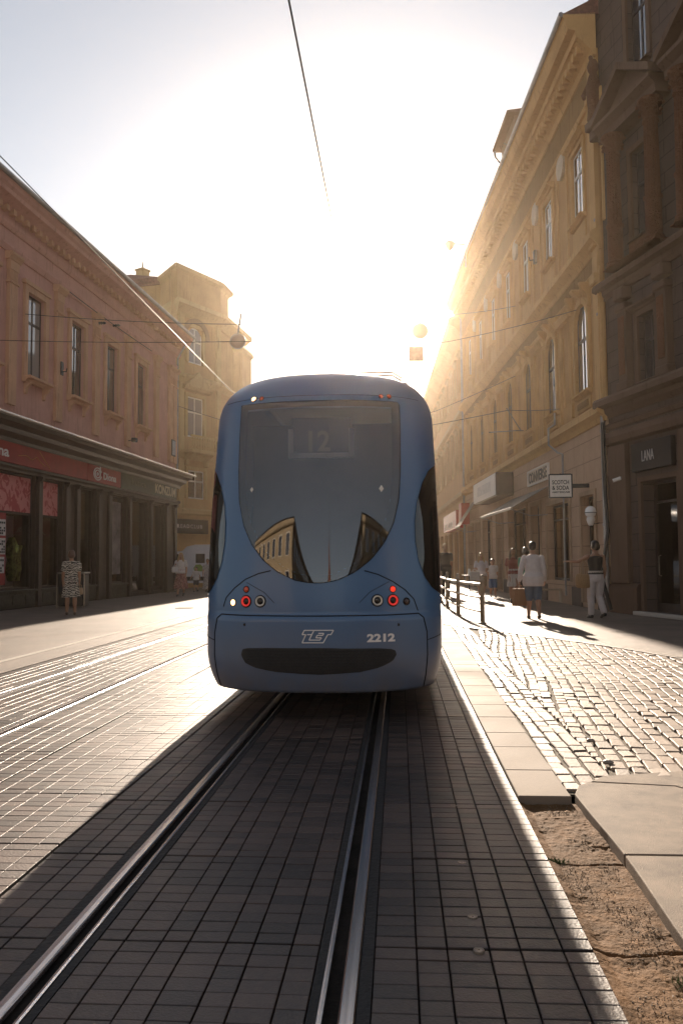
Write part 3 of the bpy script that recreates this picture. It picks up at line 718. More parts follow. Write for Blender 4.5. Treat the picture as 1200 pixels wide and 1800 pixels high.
# awning over the shop window with its lit front edge
s0, z0 = RB.px(965, 835, .05); 
aw = wall_thing(RB, 'awning', 'dark grey fabric awning sloping out over the shop window right of the tram', 'awning', 9.2, 0)
def awning(t, w, zt, zb, out, m):
    mb = MB(); mb.add([(-w/2, .06, zt), (w/2, .06, zt), (w/2, out, zb), (-w/2, out, zb), (-w/2, .06, zt-.02), (w/2, .06, zt-.02), (w/2, out, zb-.02), (-w/2, out, zb-.02)], [(0, 1, 2, 3), (7, 6, 5, 4), (0, 3, 7, 4), (1, 5, 6, 2), (3, 2, 6, 7), (0, 4, 5, 1)])
    part('canvas', mb, m, t)
    part('front_rail', MB().box(-w/2, w/2, out-.01, out+.05, zb-.07, zb+.02, .01), mat('cream awning edge', (.55, .48, .38), .6), t)
    for q in (-1, 1): part('arm', MB().tube([(q*(w/2-.25), .06, zb-.25), (q*(w/2-.25), out*.5, zb-.28), (q*(w/2-.2), out, zb-.05)], .018, 6), M_metal, t)
awning(aw, 6.2, 4.05, 3.3, 1.35, mat('grey canvas', (.11, .095, .085), .8, noise=.2, nscale=3, bump=.2, bscale=120))
aw2 = wall_thing(RB, 'awning', 'folded striped brown awning beyond the pale lightbox sign', 'awning', 22.0, 0)
awning(aw2, 1.6, 4.7, 3.3, 1.0, mat('brown canvas', (.16, .10, .075), .8, noise=.3, nscale=(6), stretch=(6, 1, 1)))
# white lettered sign board
sb = wall_thing(RB, 'shop_sign', 'white framed board with dark tall letters above the grey awning', 'sign', 7.6, 4.58)
sa, za = RB.px(933, 848, .1); sc_, zc = RB.px(967, 832, .1)
mb = MB(); mb.box(-1.5, 1.5, .02, .07, -.25, .25); part('board', mb, mat('cream sign board', (.58, .48, .38), .6), sb)
mb = MB(); mb.box(-1.55, 1.55, .02, .1, .25, .29); mb.box(-1.55, 1.55, .02, .1, -.29, -.25); mb.box(-1.55, -1.5, .02, .1, -.25, .25); mb.box(1.5, 1.55, .02, .1, -.25, .25); part('frame', mb, M_white, sb)
wall_text('letters', 'CONVERSE', 0, 0, 2.75, .4, .08, M_black, sb, bold=.02)
# blank lightbox
lb = wall_thing(RB, 'lightbox_sign', 'big blank white lightbox standing out from the wall left of the lettered board', 'sign', 15.0, 4.72)
mb = MB(); mb.box(-2.9, 2.9, .0, .75, -.5, .5, .03); part('box', mb, M_frame_dark, lb)
part('face', MB().box(-2.85, 2.85, .752, .775, -.46, .46), M_white, lb)
part('face_panel', MB().box(-1.7, 1.7, .777, .785, -.22, .22), mat('faded sign panel', (.55, .53, .5), .5, noise=.2, nscale=4), lb)
# projecting square sign
ps = thing('projecting_sign', 'square white projecting sign lettered in dark capitals on an iron arm', 'sign', (0, 0, 0))
tl = at_y(963, 834, 24.2); br_ = at_y(1005, 875, 24.2); cx_s, cz_s = (tl.x+br_.x)/2, (tl.z+br_.z)/2; hw_ = (br_.x-tl.x)/2; hh_ = (tl.z-br_.z)/2
ps.location = (cx_s, 24.2, cz_s); ps.rotation_euler = (0, 0, R(-2))
part('panel', MB().box(-hw_, hw_, -.05, .05, -hh_, hh_, .01), M_white, ps)
mb = MB(); e = .03
mb.box(-hw_-.01, -hw_+e, -.056, -.051, -hh_, hh_); mb.box(hw_-e, hw_+.01, -.056, -.051, -hh_, hh_); mb.box(-hw_+e, hw_-e, -.056, -.051, hh_-e, hh_+.01); mb.box(-hw_+e, hw_-e, -.056, -.051, -hh_-.01, -hh_+e)
part('frame', mb, M_black, ps)
for s_, z_, w_, h_ in (('SCOTCH', .11, .52, .13), ('& SODA', -.055, .52, .13), ('AMSTERDAM', -.185, .54, .055)):
    wall_text('letters', s_, 0, z_, w_*hw_/.36, h_*hh_/.36, -.058, M_black, ps, depth=.004, bold=.02, flip=True)
part('arm', MB().box(hw_, hw_+.55, -.03, .03, -.06, .06, .01), M_black, ps)
# globe lamp by the door
gl = wall_thing(RB, 'wall_lamp', 'white globe wall lamp beside the doorway near the dark house', 'lamp', .80, 2.80); gl.scale = (.62, .62, .62)
part('globe', MB().lathe([(.01, -.27), (.12, -.25), (.22, -.15), (.26, 0), (.22, .15), (.12, .25), (.01, .27)], (0, .40, 0), 20), mat('opal glass', (.8, .78, .74), .25), gl, smooth=True)
part('band', MB().lathe([(.262, -.045), (.268, -.04), (.268, -.02), (.262, -.015)], (0, .40, 0), 20), M_black, gl)
part('bracket', MB().tube([(0, 0, -.5), (0, .2, -.55), (0, .40, -.45), (0, .40, -.27)], .02, 8), M_black, gl)
part('funnel', MB().lathe([(.10, -.62), (.15, -.5), (.19, -.35), (.17, -.24)], (0, .40, 0), 16), mat('white lacquer', (.7, .66, .6), .4), gl)
# red shop signs far down
for (xa, xb, ya, yb, txt, lab) in ((762, 805, 908, 938, 'PA ARIA', 'long red sign with pale letters far along the right pavement'), (806, 822, 898, 930, None, 'plain red square sign beside the long red one')):
    pass

# ------------------------------------------------------------------ second ochre house farther along
M_och2 = plaster('tan render', (.48, .29, .14))
RC = Wall('far_tan_building', 'tan building with tall narrow windows beyond the pale downpipe, far right side of the street', 'building', (3.98, 47.9), (3.98-.035*62, 110))
holes = []
cw = [1.6+2.6*k for k in range(22)]
for c in cw:
    holes += [(c-.5, c+.5, 11.9, 14.0), (c-.5, c+.5, 7.0, 9.6)]
shops2 = [(1.2+3.4*k, 3.6+3.4*k, .2, 3.4) for k in range(17)]
RC.facade(0, RC.L, 0, 15.6, holes + shops2, .35, M_och2)
mb = MB(); mb.mold(0, RC.L, [(0, 15.0), (.15, 15.1), (.5, 15.5), (.75, 15.6), (.8, 15.95), (0, 16.1)]); mb.mold(0, RC.L, [(0, 5.2), (.2, 5.35), (.25, 5.6), (0, 5.7)]); mb.mold(0, RC.L, [(0, 10.3), (.2, 10.4), (.22, 10.6), (0, 10.65)])
for c in cw:
    for z0, z1 in ((11.9, 14.0), (7.0, 9.6)): surround(mb, c-.5, c+.5, z0, z1, .14, .07, .2)
RC.bits('cornice', mb, plaster('tan trim', (.44, .32, .19)))
for c in cw:
    RC.window(c-.5, c+.5, 11.9, 14.0, .15, M_frame_white, M_pane, 2, (.66,), .08)
    RC.window(c-.5, c+.5, 7.0, 9.6, .15, M_frame_white, M_pane, 2, (.66,), .08)
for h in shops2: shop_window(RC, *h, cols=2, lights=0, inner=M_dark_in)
RC.bits('roof', MB().add([(0, .8, 16.05), (RC.L, .8, 16.05), (RC.L, -6, 19), (0, -6, 19)], [(0, 1, 2, 3)]), M_tile)
M_red = mat('red sign enamel', (.42, .035, .03), .4, noise=.15, nscale=3)
s_, z_ = RC.px(800, 925, .3)
t = wall_thing(RC, 'red_sign', 'long red shop sign with small pale letters far along the right pavement', 'sign', 5.5, 4.0)
part('board', MB().box(-4.2, 4.2, .02, .45, -.55, .55, .02), M_red, t); wall_text('letters', 'PA ARIA', .3, -.25, 5.5, .42, .455, M_white, t)
t = wall_thing(RB, 'red_sign', 'plain red square sign beside the folded brown awning', 'sign', 24.4, 4.15)
part('board', MB().box(-.5, .5, .02, .5, -.6, .6, .02), M_red, t)

# ------------------------------------------------------------------ right: dark neo-renaissance house, nearest
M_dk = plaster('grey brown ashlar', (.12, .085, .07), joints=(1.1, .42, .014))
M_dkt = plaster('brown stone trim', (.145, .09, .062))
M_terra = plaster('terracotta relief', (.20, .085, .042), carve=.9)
AN = R(15.9)
DB = Wall('dark_building', 'tall dark stone house with columns, pediments and rusticated walls at the right edge', 'building', (5.8+math.sin(AN)*14, 22.6-math.cos(AN)*14), (5.8, 22.6))
LD = DB.L
def D(s_): return LD - s_            # distance from the corner beside the ochre house
wx = [(1.62, 2.52), (4.6, 5.5), (7.6, 8.5), (10.6, 11.5)]
hol = []
for a, b in wx:
    hol += [(D(b), D(a), 14.2, 16.9), (D(b), D(a), 9.75, 12.1), (D(b)+.08, D(a)-.08, 5.98, 7.7)]
doors = [(D(3.15), D(1.65), .12, 3.42), (D(6.6), D(4.6), .3, 3.42), (D(10.6), D(8.2), .3, 3.42)]
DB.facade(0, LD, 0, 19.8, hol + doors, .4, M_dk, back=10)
mb = MB()
for z, o_, h_ in ((5.45, .38, .4), (8.75, .30, .35), (13.35, .12, .2), (18.9, .9, .8)):
    mb.mold(-.1, LD+.08, [(0, z-.12), (.06, z-.12), (o_*.45, z), (o_*.5, z+h_*.3), (o_, z+h_*.45), (o_, z+h_*.8), (o_-.05, z+h_), (0, z+h_+.05)])
mb.mold(-.1, LD+.05, [(0, 4.55), (.14, 4.6), (.18, 4.75), (.12, 4.9), (0, 4.95)]); mb.mold(-.1, LD+.05, [(0, 5.0), (.06, 5.02), (.1, 5.12), (0, 5.2)])
DB.bits('string_courses', mb, M_dkt)
def column(x, z0, z1, r_, o_, flute=True):
    mb = MB(); rings = []
    H_ = z1-z0; seg = 32
    def ring(r0, z, fl=0.):
        return [(x+(r0*(1-(fl if k % 2 else 0)))*math.cos(2*PI*k/seg), o_+(r0*(1-(fl if k % 2 else 0)))*math.sin(2*PI*k/seg), z) for k in range(seg)]
    rings = [ring(r_*1.35, z0), ring(r_*1.35, z0+.06), ring(r_*1.15, z0+.1), ring(r_*1.25, z0+.15), ring(r_*1.02, z0+.2), ring(r_*1.05, z0+.3), ring(r_*1.05, z0+H_*.3), ring(r_*1.2, z0+H_*.31), ring(r_*1.2, z0+H_*.325),
             ring(r_*1., z0+H_*.33, .10), ring(r_*.9, z0+H_*.84, .10), ring(r_*1.05, z0+H_*.845), ring(r_*1.05, z0+H_*.86), ring(r_*.92, z0+H_*.87), ring(r_*1.25, z0+H_*.93), ring(r_*1.1, z0+H_*.935), ring(r_*1.6, z1-.06), ring(r_*1.6, z1)]
    mb.loft(rings)
    for k in range(8):     # acanthus curls
        a = 2*PI*k/8
        for zz, rr in ((z0+H_*.915, 1.35), (z1-.1, 1.6)):
            mb.lathe([(.01, -.05), (.045, -.03), (.05, 0), (.03, .04), (.005, .05)], (x+rr*r_*math.cos(a+zz), o_+rr*r_*math.sin(a+zz), zz), 6)
    return mb
for k, (a, b) in enumerate(wx):
    for s_ in (a-.42, b+.42):
        DB.bits('column', column(D(s_), 9.15, 12.75, .19, .30), M_terra)
        mb = MB(); x = D(s_); mb.box(x-.2, x+.2, 0, .2, 5.95, 8.0); mb.box(x-.26, x+.26, 0, .26, 5.87, 6.12, .03); mb.box(x-.25, x+.25, 0, .26, 8.0, 8.2, .03); mb.box(x-.24, x+.24, 0, .3, 8.3, 8.62, .03)
        DB.bits('pilaster', mb, M_dkt)
        DB.bits('relief_panel', MB().box(x-.13, x+.13, .2, .235, 6.3, 7.85, .01), M_terra)
    # pediment
    x0, x1 = D(b+.85), D(a-.85); xm = (x0+x1)/2
    mb = MB(); mb.mold(x0, x1, [(0, 12.75), (.42, 12.75), (.45, 12.95), (.5, 13.0), (.62, 13.1), (.62, 13.2), (0, 13.22)])
    mb.prism([(x0, 13.2), (x1, 13.2), (xm, 14.05)], 0, .35)
    for sg, xe in ((-1, x0), (1, x1)):
        mb.add([(xe+sg*.08, 0, 13.2), (xm, 0, 14.05), (xm, 0, 14.25), (xe+sg*.08, 0, 13.4), (xe+sg*.08, .66, 13.2), (xm, .66, 14.05), (xm, .66, 14.25), (xe+sg*.08, .66, 13.4)], [(0,1,2,3),(7,6,5,4),(0,4,5,1),(1,5,6,2),(2,6,7,3),(3,7,4,0)])
    DB.bits('pediment', mb, M_dkt)
    mb = MB(); mb.box(x0+.1, x1-.1, 0, .5, 8.75+.42, 9.15); mb.box(D(b)-.02, D(a)+.02, 0, .16, 9.2, 9.66)
    DB.bits('parapet_panel', mb, M_terra)
    for (z0, z1, e) in ((14.2, 16.9, 0), (9.75, 12.1, 0), (5.98, 7.7, .08)):
        mb = MB(); surround(mb, D(b)+e, D(a)-e, z0, z1, .15, .07, 0 if z0 == 9.75 else .22); sill(mb, D(b)+e, D(a)-e, z0, .16, .1)
        DB.bits('window_surround', mb, M_dkt)
        DB.window(D(b)+e, D(a)-e, z0, z1, .2, M_frame_dark, M_pane, 2, (.62,), .06, 1)
# putto-like figure bracket standing on the corner capital
mb = MB(); x = LD-.25
mb.box(x-.28, x+.28, 0, .42, 13.5, 13.75, .03); mb.box(x-.22, x+.22, 0, .32, 13.2, 13.5, .03)
DB.bits('corner_capital', mb, M_dkt)
mb = MB(); mb.lathe([(.05, 13.75), (.20, 13.78), (.17, 14.1), (.2, 14.5), (.19, 14.8), (.12, 15.05), (.09, 15.1), (.14, 15.2), (.16, 15.33), (.10, 15.48), (.02, 15.52)], (x, .26, 0), 14)
mb.tube([(x-.16, .3, 14.85), (x-.3, .4, 15.1), (x-.2, .45, 15.45)], [.08, .07, .05], 8); mb.tube([(x+.16, .3, 14.85), (x+.27, .42, 14.6), (x+.1, .5, 14.4)], [.08, .07, .05], 8)
DB.bits('carved_figure', mb, M_terra, smooth=True)
# downpipe at the corner
mb = MB(); mb.tube([(LD+.02, .12, .4), (LD+.02, .12, 2.2), (LD+.02, .12, 18.8)], .065, 10)
for z in (2.4, 5, 8.3, 11, 14, 17): mb.lathe([(.08, -.04), (.085, 0), (.08, .04)], (LD+.02, .12, z), 10)
DB.bits('downpipe', mb, M_metal)
for h in doors: mb = MB(); surround(mb, *h, w=.12, o=.08); DB.bits('door_surround', mb, M_dkt)
DB.bits('plinth', MB().mold(D(1.4), LD+.03, [(0, .0), (.12, .0), (.12, .7), (.06, .8), (0, .8)]), M_dkt)
for s_ in (.65, 3.75, 7.4, 11.3): DB.bits('ground_floor_pilaster', MB().box(D(s_)-.42, D(s_)+.42, 0, .14, .82, 4.5), M_dkt)
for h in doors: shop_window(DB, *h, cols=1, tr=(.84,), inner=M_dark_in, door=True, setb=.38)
DB.bits('threshold', MB().box(doors[0][0]-.3, doors[0][1]+.3, .0, .22, .02, .115, .01), mat('pale marble step', (.5, .44, .38), .35))
t = wall_thing(DB, 'shop_sign', 'black shop sign with thin pale capitals over the dark doorway at far right', 'sign', D(2.25), 4.05)
part('board', MB().box(-.85, .85, .02, .16, -.36, .36, .01), M_black, t); wall_text('letters', 'LANA', .1, .0, .52, .27, .165, mat('pale letters', (.5, .47, .44), .4), t)
t = wall_thing(DB, 'security_camera', 'small pale security camera on the dark wall beside the black sign', 'camera', D(.85), 3.6)
part('mount', MB().box(-.05, .05, 0, .14, -.05, .05, .01), M_metal, t); part('body', MB().tube([(0, .14, 0), (.12, .3, -.06)], .05, 8), M_white, t)
DB.bits('roof', MB().add([(-.1, .9, 19.75), (LD+.1, .9, 19.75), (LD+.1, -6, 23), (-.1, -6, 23)], [(0, 1, 2, 3)]), M_tile)

# ------------------------------------------------------------------ left: two storey shop building
M_pink = plaster('salmon render', (.64, .34, .27))
M_pinkt = plaster('ochre pilaster render', (.64, .37, .23))
LB = Wall('left_shop_building', 'two storey salmon building with tall windows above dark wooden shopfronts, left side', 'building', (-11.55, 41.0), (-11.55-.057*27, 14.0))
wl = [(4.35, 5.45), (7.65, 8.8), (10.85, 12.0), (14.0, 15.2), (17.2, 18.4), (20.5, 21.7), (23.8, 25.0)]
holes = [(a, b, 7.75, 10.65) for a, b in wl]
shops = [(1.75, 3.3, .15, 4.35), (3.9, 5.9, .15, 4.35), (6.5, 8.15, .6, 4.4), (9.6, 11.1, .6, 4.45), (12.45, 14.05, .6, 4.45), (14.4, 17.6, .6, 4.45), (18.2, 21, .6, 4.45), (21.6, 25, .6, 4.45)]
M_wood = mat('dark brown shopfront wood', (.035, .022, .017), .45, noise=.35, nscale=4, bump=.25, bscale=30, coat=.1)
LB.facade(0, LB.L, 6.1, 12.9, holes, .42, M_pink)
LB.facade(0, LB.L, 0, 6.1, shops, .3, M_wood, name='shopfront', top=False)
mb = MB()
mb.mold(-.5, LB.L, [(0, 12.3), (.05, 12.3), (.12, 12.42), (.14, 12.75), (.5, 12.95), (.62, 13.0), (.66, 13.12), (.74, 13.2), (.78, 13.35), (0, 13.4)])
mb.mold(0, LB.L, [(0, 11.55), (.05, 11.55), (.08, 11.62), (.12, 11.72), (.12, 11.78), (0, 11.8)])
LB.bits('cornice', mb, M_pink)
mb = MB()
for k in range(int(LB.L/.42)): mb.box(.1+k*.42, .28+k*.42, .15, .34, 12.66, 12.84)
o = LB.bits('dentils', mb, M_pinkt); o['kind'] = 'stuff'
mb = MB(); mb.tube([(-.55, .82, 13.42), (LB.L, .82, 13.42)], .085, 10)
for k in range(28): mb.tube([(k, .90, 13.38), (k, .82, 13.52), (k, .6, 13.42)], .012, 5)
LB.bits('gutter', mb, M_metal)
LB.bits('roof', MB().add([(-.55, .8, 13.44), (LB.L, .8, 13.44), (LB.L, -5, 15.6), (-.55, -5, 15.6)], [(0, 1, 2, 3)]).add([(-.55, .8, 13.42), (-.55, -5, 15.6), (-.55, -5, 13.4)], [(0, 1, 2)]), M_tile)
for a, b in wl:
    mb = MB(); surround(mb, a, b, 7.75, 10.65, .22, .09, .0); mb.box(a-.3, b+.3, 0, .14, 10.873, 11.0); LB.bits('window_surround', mb, M_pinkt)
for a, b in wl:
    mb = MB(); sill(mb, a-.1, b+.1, 7.75, .34, .2); bracket(mb, a-.02, 7.55, .14, .4, .24); bracket(mb, b+.02, 7.55, .14, .4, .24)
    LB.bits('window_sill', mb, M_pinkt)
    LB.window(a, b, 7.75, 10.65, .18, M_frame_dark, M_pane_blind if a > 13 else M_pane, 2, (.67,), .075, 0)
for c in [.35, 1.0, 3.0, 6.55, 9.8, 13.0, 16.2, 19.4, 22.7, 26]:
    mb = MB(); w_ = .24
    mb.box(c-w_, c+w_, 0, .12, 6.6, 11.0); mb.box(c-w_-.05, c+w_+.05, 0, .17, 10.55, 10.62); mb.box(c-w_-.03, c+w_+.03, 0, .15, 11.0, 11.3)
    mb.mold(c-w_-.12, c+w_+.12, [(0, 11.3), (.17, 11.3), (.2, 11.36), (.27, 11.45), (.27, 11.53), (0, 11.55)])
    for q in range(5): mb.box(c-w_+.05+q*.09, c-w_+.09+q*.09, .12, .15, 10.65, 10.98)
    LB.bits('pilaster', mb, M_pinkt)
LB.bits('side_downpipe', MB().tube([(.0, .1, 6.3), (.0, .1, 12.2), (.0, .5, 12.9)], .055, 8), M_metal)
# shop canopy: projecting cornice with metal flashing
mb = MB(); mb.mold(-.45, LB.L, [(0, 5.35), (.1, 5.35), (.16, 5.5), (.42, 5.62), (.48, 5.75), (.78, 5.84), (.80, 5.98), (0, 6.3)])
mb.mold(-.1, LB.L, [(0, 4.45), (.10, 4.45), (.14, 4.52), (.24, 4.58), (.24, 4.66), (0, 4.68)])
LB.bits('canopy', mb, M_wood)
LB.bits('canopy_flashing', MB().mold(-.5, LB.L, [(.74, 5.99), (.86, 5.97), (.88, 6.0), (.86, 6.03), (.4, 6.17), (0, 6.34), (0, 6.325), (.4, 6.155)]), mat('zinc flashing', (.42, .38, .33), .35, metal=.8, noise=.2))
LB.bits('canopy_gutter', MB().tube([(-.5, .93, 6.0), (LB.L, .93, 6.0)], .05, 8), mat('zinc flashing', (.42, .38, .33), .35))
# shopfront piers, plinths and corbels
mb = MB(); e = .05
edges = [(0, 1.6), (3.35, 3.85), (5.95, 6.45), (8.2, 9.55), (11.15, 12.4), (14.1, 14.35), (17.65, 18.15), (21.05, 21.55)]
for a, b in edges:
    c = (a+b)/2; mb = MB()
    if b-a > .9:
        for x in (a+.18, b-.18): mb.box(x-.14, x+.14, 0, .12, .0, 4.3); bracket(mb, x, 4.45, .16, .45, .22)
        mb.box(a+.42, b-.42, 0, .05, .9, 4.1, .01); mb.box(a+.42, b-.42, 0, .05, .15, .75, .01)
    else:
        mb.box(c-.12, c+.12, 0, .12, 0, 4.3); bracket(mb, c, 4.45, .16, .45, .22)
    LB.bits('shopfront_pilaster', mb, M_wood)
for a, b, c, d in shops:
    if c > .5:
        mb = MB()
        mb.box(a, b, -.28, .06, .05, .56, .01); n_ = max(1, int((b-a)/.8))
        for q in range(n_): mb.box(a+(b-a)*(q+.15)/n_, a+(b-a)*(q+.85)/n_, .06, .085, .14, .46, .008)
        mb.box(a-.05, b+.05, -.1, .12, .562, .62, .01)
        LB.bits('stall_riser', mb, mat('worn green brown wood', (.05, .045, .03), .5, noise=.5, nscale=9))
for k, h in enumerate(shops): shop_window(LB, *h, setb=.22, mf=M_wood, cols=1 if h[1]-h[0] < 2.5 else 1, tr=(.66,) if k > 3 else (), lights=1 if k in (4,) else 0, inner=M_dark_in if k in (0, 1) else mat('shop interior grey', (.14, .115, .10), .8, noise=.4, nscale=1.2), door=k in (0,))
# pink posters in the top lights, printed with swirls
def swirl(name, base, ink):
    m = bpy.data.materials.new(name); m.use_nodes = True; nt = m.node_tree; L = nt.links; b = nt.nodes['Principled BSDF']; b.inputs['Roughness'].default_value = .5
    tc = nt.nodes.new('ShaderNodeTexCoord'); n_ = nt.nodes.new('ShaderNodeTexNoise'); n_.inputs['Scale'].default_value = 3.2; n_.inputs['Distortion'].default_value = 1.2; n_.inputs['Detail'].default_value = 3; L.new(tc.outputs['Object'], n_.inputs['Vector'])
    cr = nt.nodes.new('ShaderNodeValToRGB'); e_ = cr.color_ramp.elements; e_[0].position = .5; e_[0].color = (*base, 1); e_[1].position = .56; e_[1].color = (*ink, 1)
    L.new(n_.outputs['Fac'], cr.inputs[0]); L.new(cr.outputs[0], b.inputs['Base Color']); MATS[name] = m; return m
M_post = swirl('pink printed poster', (.66, .24, .22), (.45, .06, .07))
for h in shops[4:]:
    a, b, c, d = h; z = c+(d-c)*.66
    LB.bits('poster', MB().box(a+.08, b-.08, -.155, -.145, z+.05, d-.08), M_post)
# notices and goods behind the glass
M_qr = mat('printed notice', (.62, .58, .55), .6, noise=.2, nscale=6)
M_rsign = mat('dark red fascia', (.30, .018, .022), .45, noise=.2, nscale=2)
def fascia(x0, x1, m, lab, texts, name='fascia_sign'):
    t = wall_thing(LB, name, lab, 'sign', (x0+x1)/2, 5.03)
    w_ = (x1-x0)/2
    part('board', MB().box(-w_, w_, .02, .17, -.34, .33, .015), m, t)
    for s_, x, z, w, h, mm, bd in texts: wall_text('letters', s_, x, z, w, h, .175, mm, t, bold=bd)
    return t
M_wl = mat('white lettering', (.75, .72, .70), .4)
f1 = fascia(10.75, 19.2, M_rsign, 'long dark red fascia with its white lettering cut by the left frame edge', [('diona', 2.2, .0, 1.5, .34, M_wl, .02)])
mb = MB()
for pts in ([(.9, -.05), (.4, .02), (.0, -.08), (-.3, .05), (-.6, -.1), (-.9, -.2)], [(-.5, .26), (-.8, .05), (-1.0, -.08), (-1.25, -.25)]):
    mb.tube([(x, .178, z) for x, z in pts], .011, 5)
part('line_drawing', mb, mat('gold line', (.5, .22, .08), .5), f1)
f2 = fascia(7.5, 10.7, M_rsign, 'short dark red fascia panel with a white spiral emblem and name', [('Diona', -.45, -.02, 1.25, .30, M_wl, .02)])
mb = MB()
for r_ in (.24, .155):
    arc = [(.75-r_*1.5*math.cos(t), .182, r_*math.sin(t)) for t in [R(20)+k*R(320)/20 for k in range(21)]]
    mb.tube(arc, .026, 5)
mb.tube([(.75+.06*math.cos(t), .182, .05*math.sin(t)) for t in [k*2*PI/12 for k in range(13)]], .022, 5); mb.tube([(.52, .182, -.05), (.52, .182, .31)], .026, 5)
part('emblem', mb, M_wl, f2)
M_green = mat('dark green fascia', (.035, .055, .035), .5, noise=.3, nscale=3)
f3 = fascia(.25, 7.45, M_green, 'dark green fascia with large pale capitals at the corner of the shop building', [('KONZUM', -1.9, .02, 2.9, .46, mat('dull gold letters', (.62, .58, .42), .5), .03), ('kutice', 1.6, .06, 1.7, .3, mat('faded letters', (.12, .13, .08), .5), .01)])
# small framed plaque on the upper wall
t = wall_thing(LB, 'street_sign', 'small blue grey framed plaque on the salmon wall near its corner', 'sign', .75, 7.35)
part('frame', MB().box(-.28, .28, .13, .17, -.42, .42, .01), M_black, t); part('plate', MB().box(-.23, .23, .171, .18, -.36, .36), mat('street plaque blue', (.20, .21, .26), .4, noise=.3, nscale=7), t)
t = wall_thing(LB, 'wall_floodlight', 'small dark floodlight on the upper edge of the salmon wall above the canopy', 'lamp', 6.6, 6.85)
part('bracket', MB().tube([(0, .1, 0), (0, .35, .05)], .02, 6), M_black, t); part('head', MB().box(-.14, .14, .3, .5, -.06, .12, .02), M_black, t)
# notices with printed blocks in the near window
for q, (dz_, dx_) in enumerate(((2.05, 0), (1.45, .0), (.85, .05))):
    x = 16.32+dx_; LB.bits('notice', MB().box(x-.32, x+.32, -.15, -.142, .75+dz_-.42, .75+dz_+.1), M_qr)
    mb = MB()
    for i in range(5):
        for j in range(5):
            if random.random() < .55: mb.box(x-.28+i*.11, x-.2+i*.11, -.14, -.136, .75+dz_-.38+j*.085, .75+dz_-.315+j*.085)
    LB.bits('notice_print', mb, M_black)
LB.bits('notice_border', MB().box(15.97, 16.68, -.152, -.151, .8, 3.4), mat('red notice border', (.35, .04, .04), .5))
LB.bits('window_display', MB().lathe([(.12, 0), (.2, .3), (.14, .7), (.24, 1.1), (.1, 1.45)], (15.2, -.38, .9), 10).lathe([(.1, 0), (.16, .4), (.12, .9), (.2, 1.2)], (14.8, -.42, .9), 10), mat('display plant', (.30, .34, .08), .7, noise=.6, nscale=9))
for a, b, z0, z1 in ((6.55, 8.1, .7, 4.3), (9.7, 11.0, .7, 4.35), (12.5, 14.0, .7, 3.1), (14.5, 17.5, .7, 3.1), (18.3, 20.9, .7, 3.1)):
    LB.bits('added_pale_panel', MB().box(a, b, -.75, -.72, z0, z1), mat('added pale panel colour', (.50, .42, .38), .8, rgb2=(.34, .28, .25), nscale=1.1))  # pale panels added behind the glass to brighten the dark window interiors
LB.bits('display_shelf', MB().box(12.7, 13.6, -.7, -.4, .7, 1.6, .02), M_black)
LB.bits('mural_poster', MB().box(6.75, 8.0, -.15, -.14, 1.0, 4.1), mat('photo poster', (.33, .29, .28), .5, rgb2=(.07, .06, .055), nscale=1.6, detail=9))

# litter bin in front of the shopfront
p = at_z(215, 1059); t = thing('litter_bin', 'black box litter bin with a pale metal edge by the shopfront', 'bin', (p.x-.55, p.y-3.2, 0), R(3))
part('body', MB().box(-.42, .42, -.3, .3, .05, 1.12, .03), M_black, t); part('lid', MB().box(-.46, .46, -.34, .34, 1.123, 1.18, .02), mat('brushed lid', (.22, .20, .18), .35, metal=.7), t)
for q in (-1, 1): part('post', MB().box(.44 if q > 0 else -.47, .47 if q > 0 else -.44, -.31, -.27, 0, 1.12), M_steel, t)

# ------------------------------------------------------------------ left: corner house with the tower front
M_y = plaster('yellow grey render', (.56, .37, .17)); M_yt = plaster('yellow grey trim', (.58, .42, .20)); M_yc = plaster('carved yellow relief', (.40, .28, .15), carve=.8)
TB = Wall('corner_house', 'tall yellow corner house with a canted tower front behind the salmon building', 'building', (-11.07, 49.5), (-12.9, 46.0))
# local x runs from the right edge (0) to the left edge of the canted front
LT = TB.L
def T(x, y, o_=0): return TB.px(x, y, o_)
win3 = (LT-2.2, LT-.92, 13.5, 15.7, .64); win2 = (LT-2.3, LT-.84, 9.0, 11.45); win1 = (LT-2.4, LT-.9, 5.3, 7.0); sh1 = (LT-3.2, LT-.2, .3, 3.1)
TB.facade(0, LT, 0, 19.0, [win3, win2, win1, sh1], .3, M_y, back=.5)
# wings: street side and cross street side
pr = TB.A; 
def local(P): v = Vector((*P, 0)) - TB.A; return v.dot(TB.u), v.dot(TB.n)
poly = [local(P) for P in ((-11.07, 49.5), (-10.45, 54.2), (-24, 62), (-24, 49.6), (-14.6, 48.0), (-12.9, 46.0))]
def inset(poly_, k):
    cx0 = sum(p[0] for p in poly_)/len(poly_); cy0 = sum(p[1] for p in poly_)/len(poly_)
    return [(cx0+(p[0]-cx0)*k, cy0+(p[1]-cy0)*k) for p in poly_]
p2 = inset(poly, .985); TB.bits('side_walls', MB().slab([p2[0], p2[1], p2[2], p2[3], p2[4], p2[5]], 0, 16.6), M_y)
tow = [local(P) for P in ((-11.12, 49.55), (-10.95, 51.2), (-16.5, 52), (-14.5, 48.1), (-12.95, 46.1))]
TB.bits('tower_wall', MB().slab(tow, 16.5, 18.9), M_y)
TB.bits('wing_attic', MB().slab([local(P) for P in ((-14.6, 48.25), (-24, 49.8), (-24, 53), (-14.2, 52))], 16.5, 19.05), M_y)
def ringm(poly_, zs, name, m):
    mb = MB()
    mb.loft([[(x, y, z) for x, y in inset(poly_, k)] for k, z in zs]); TB.bits(name, mb, m)
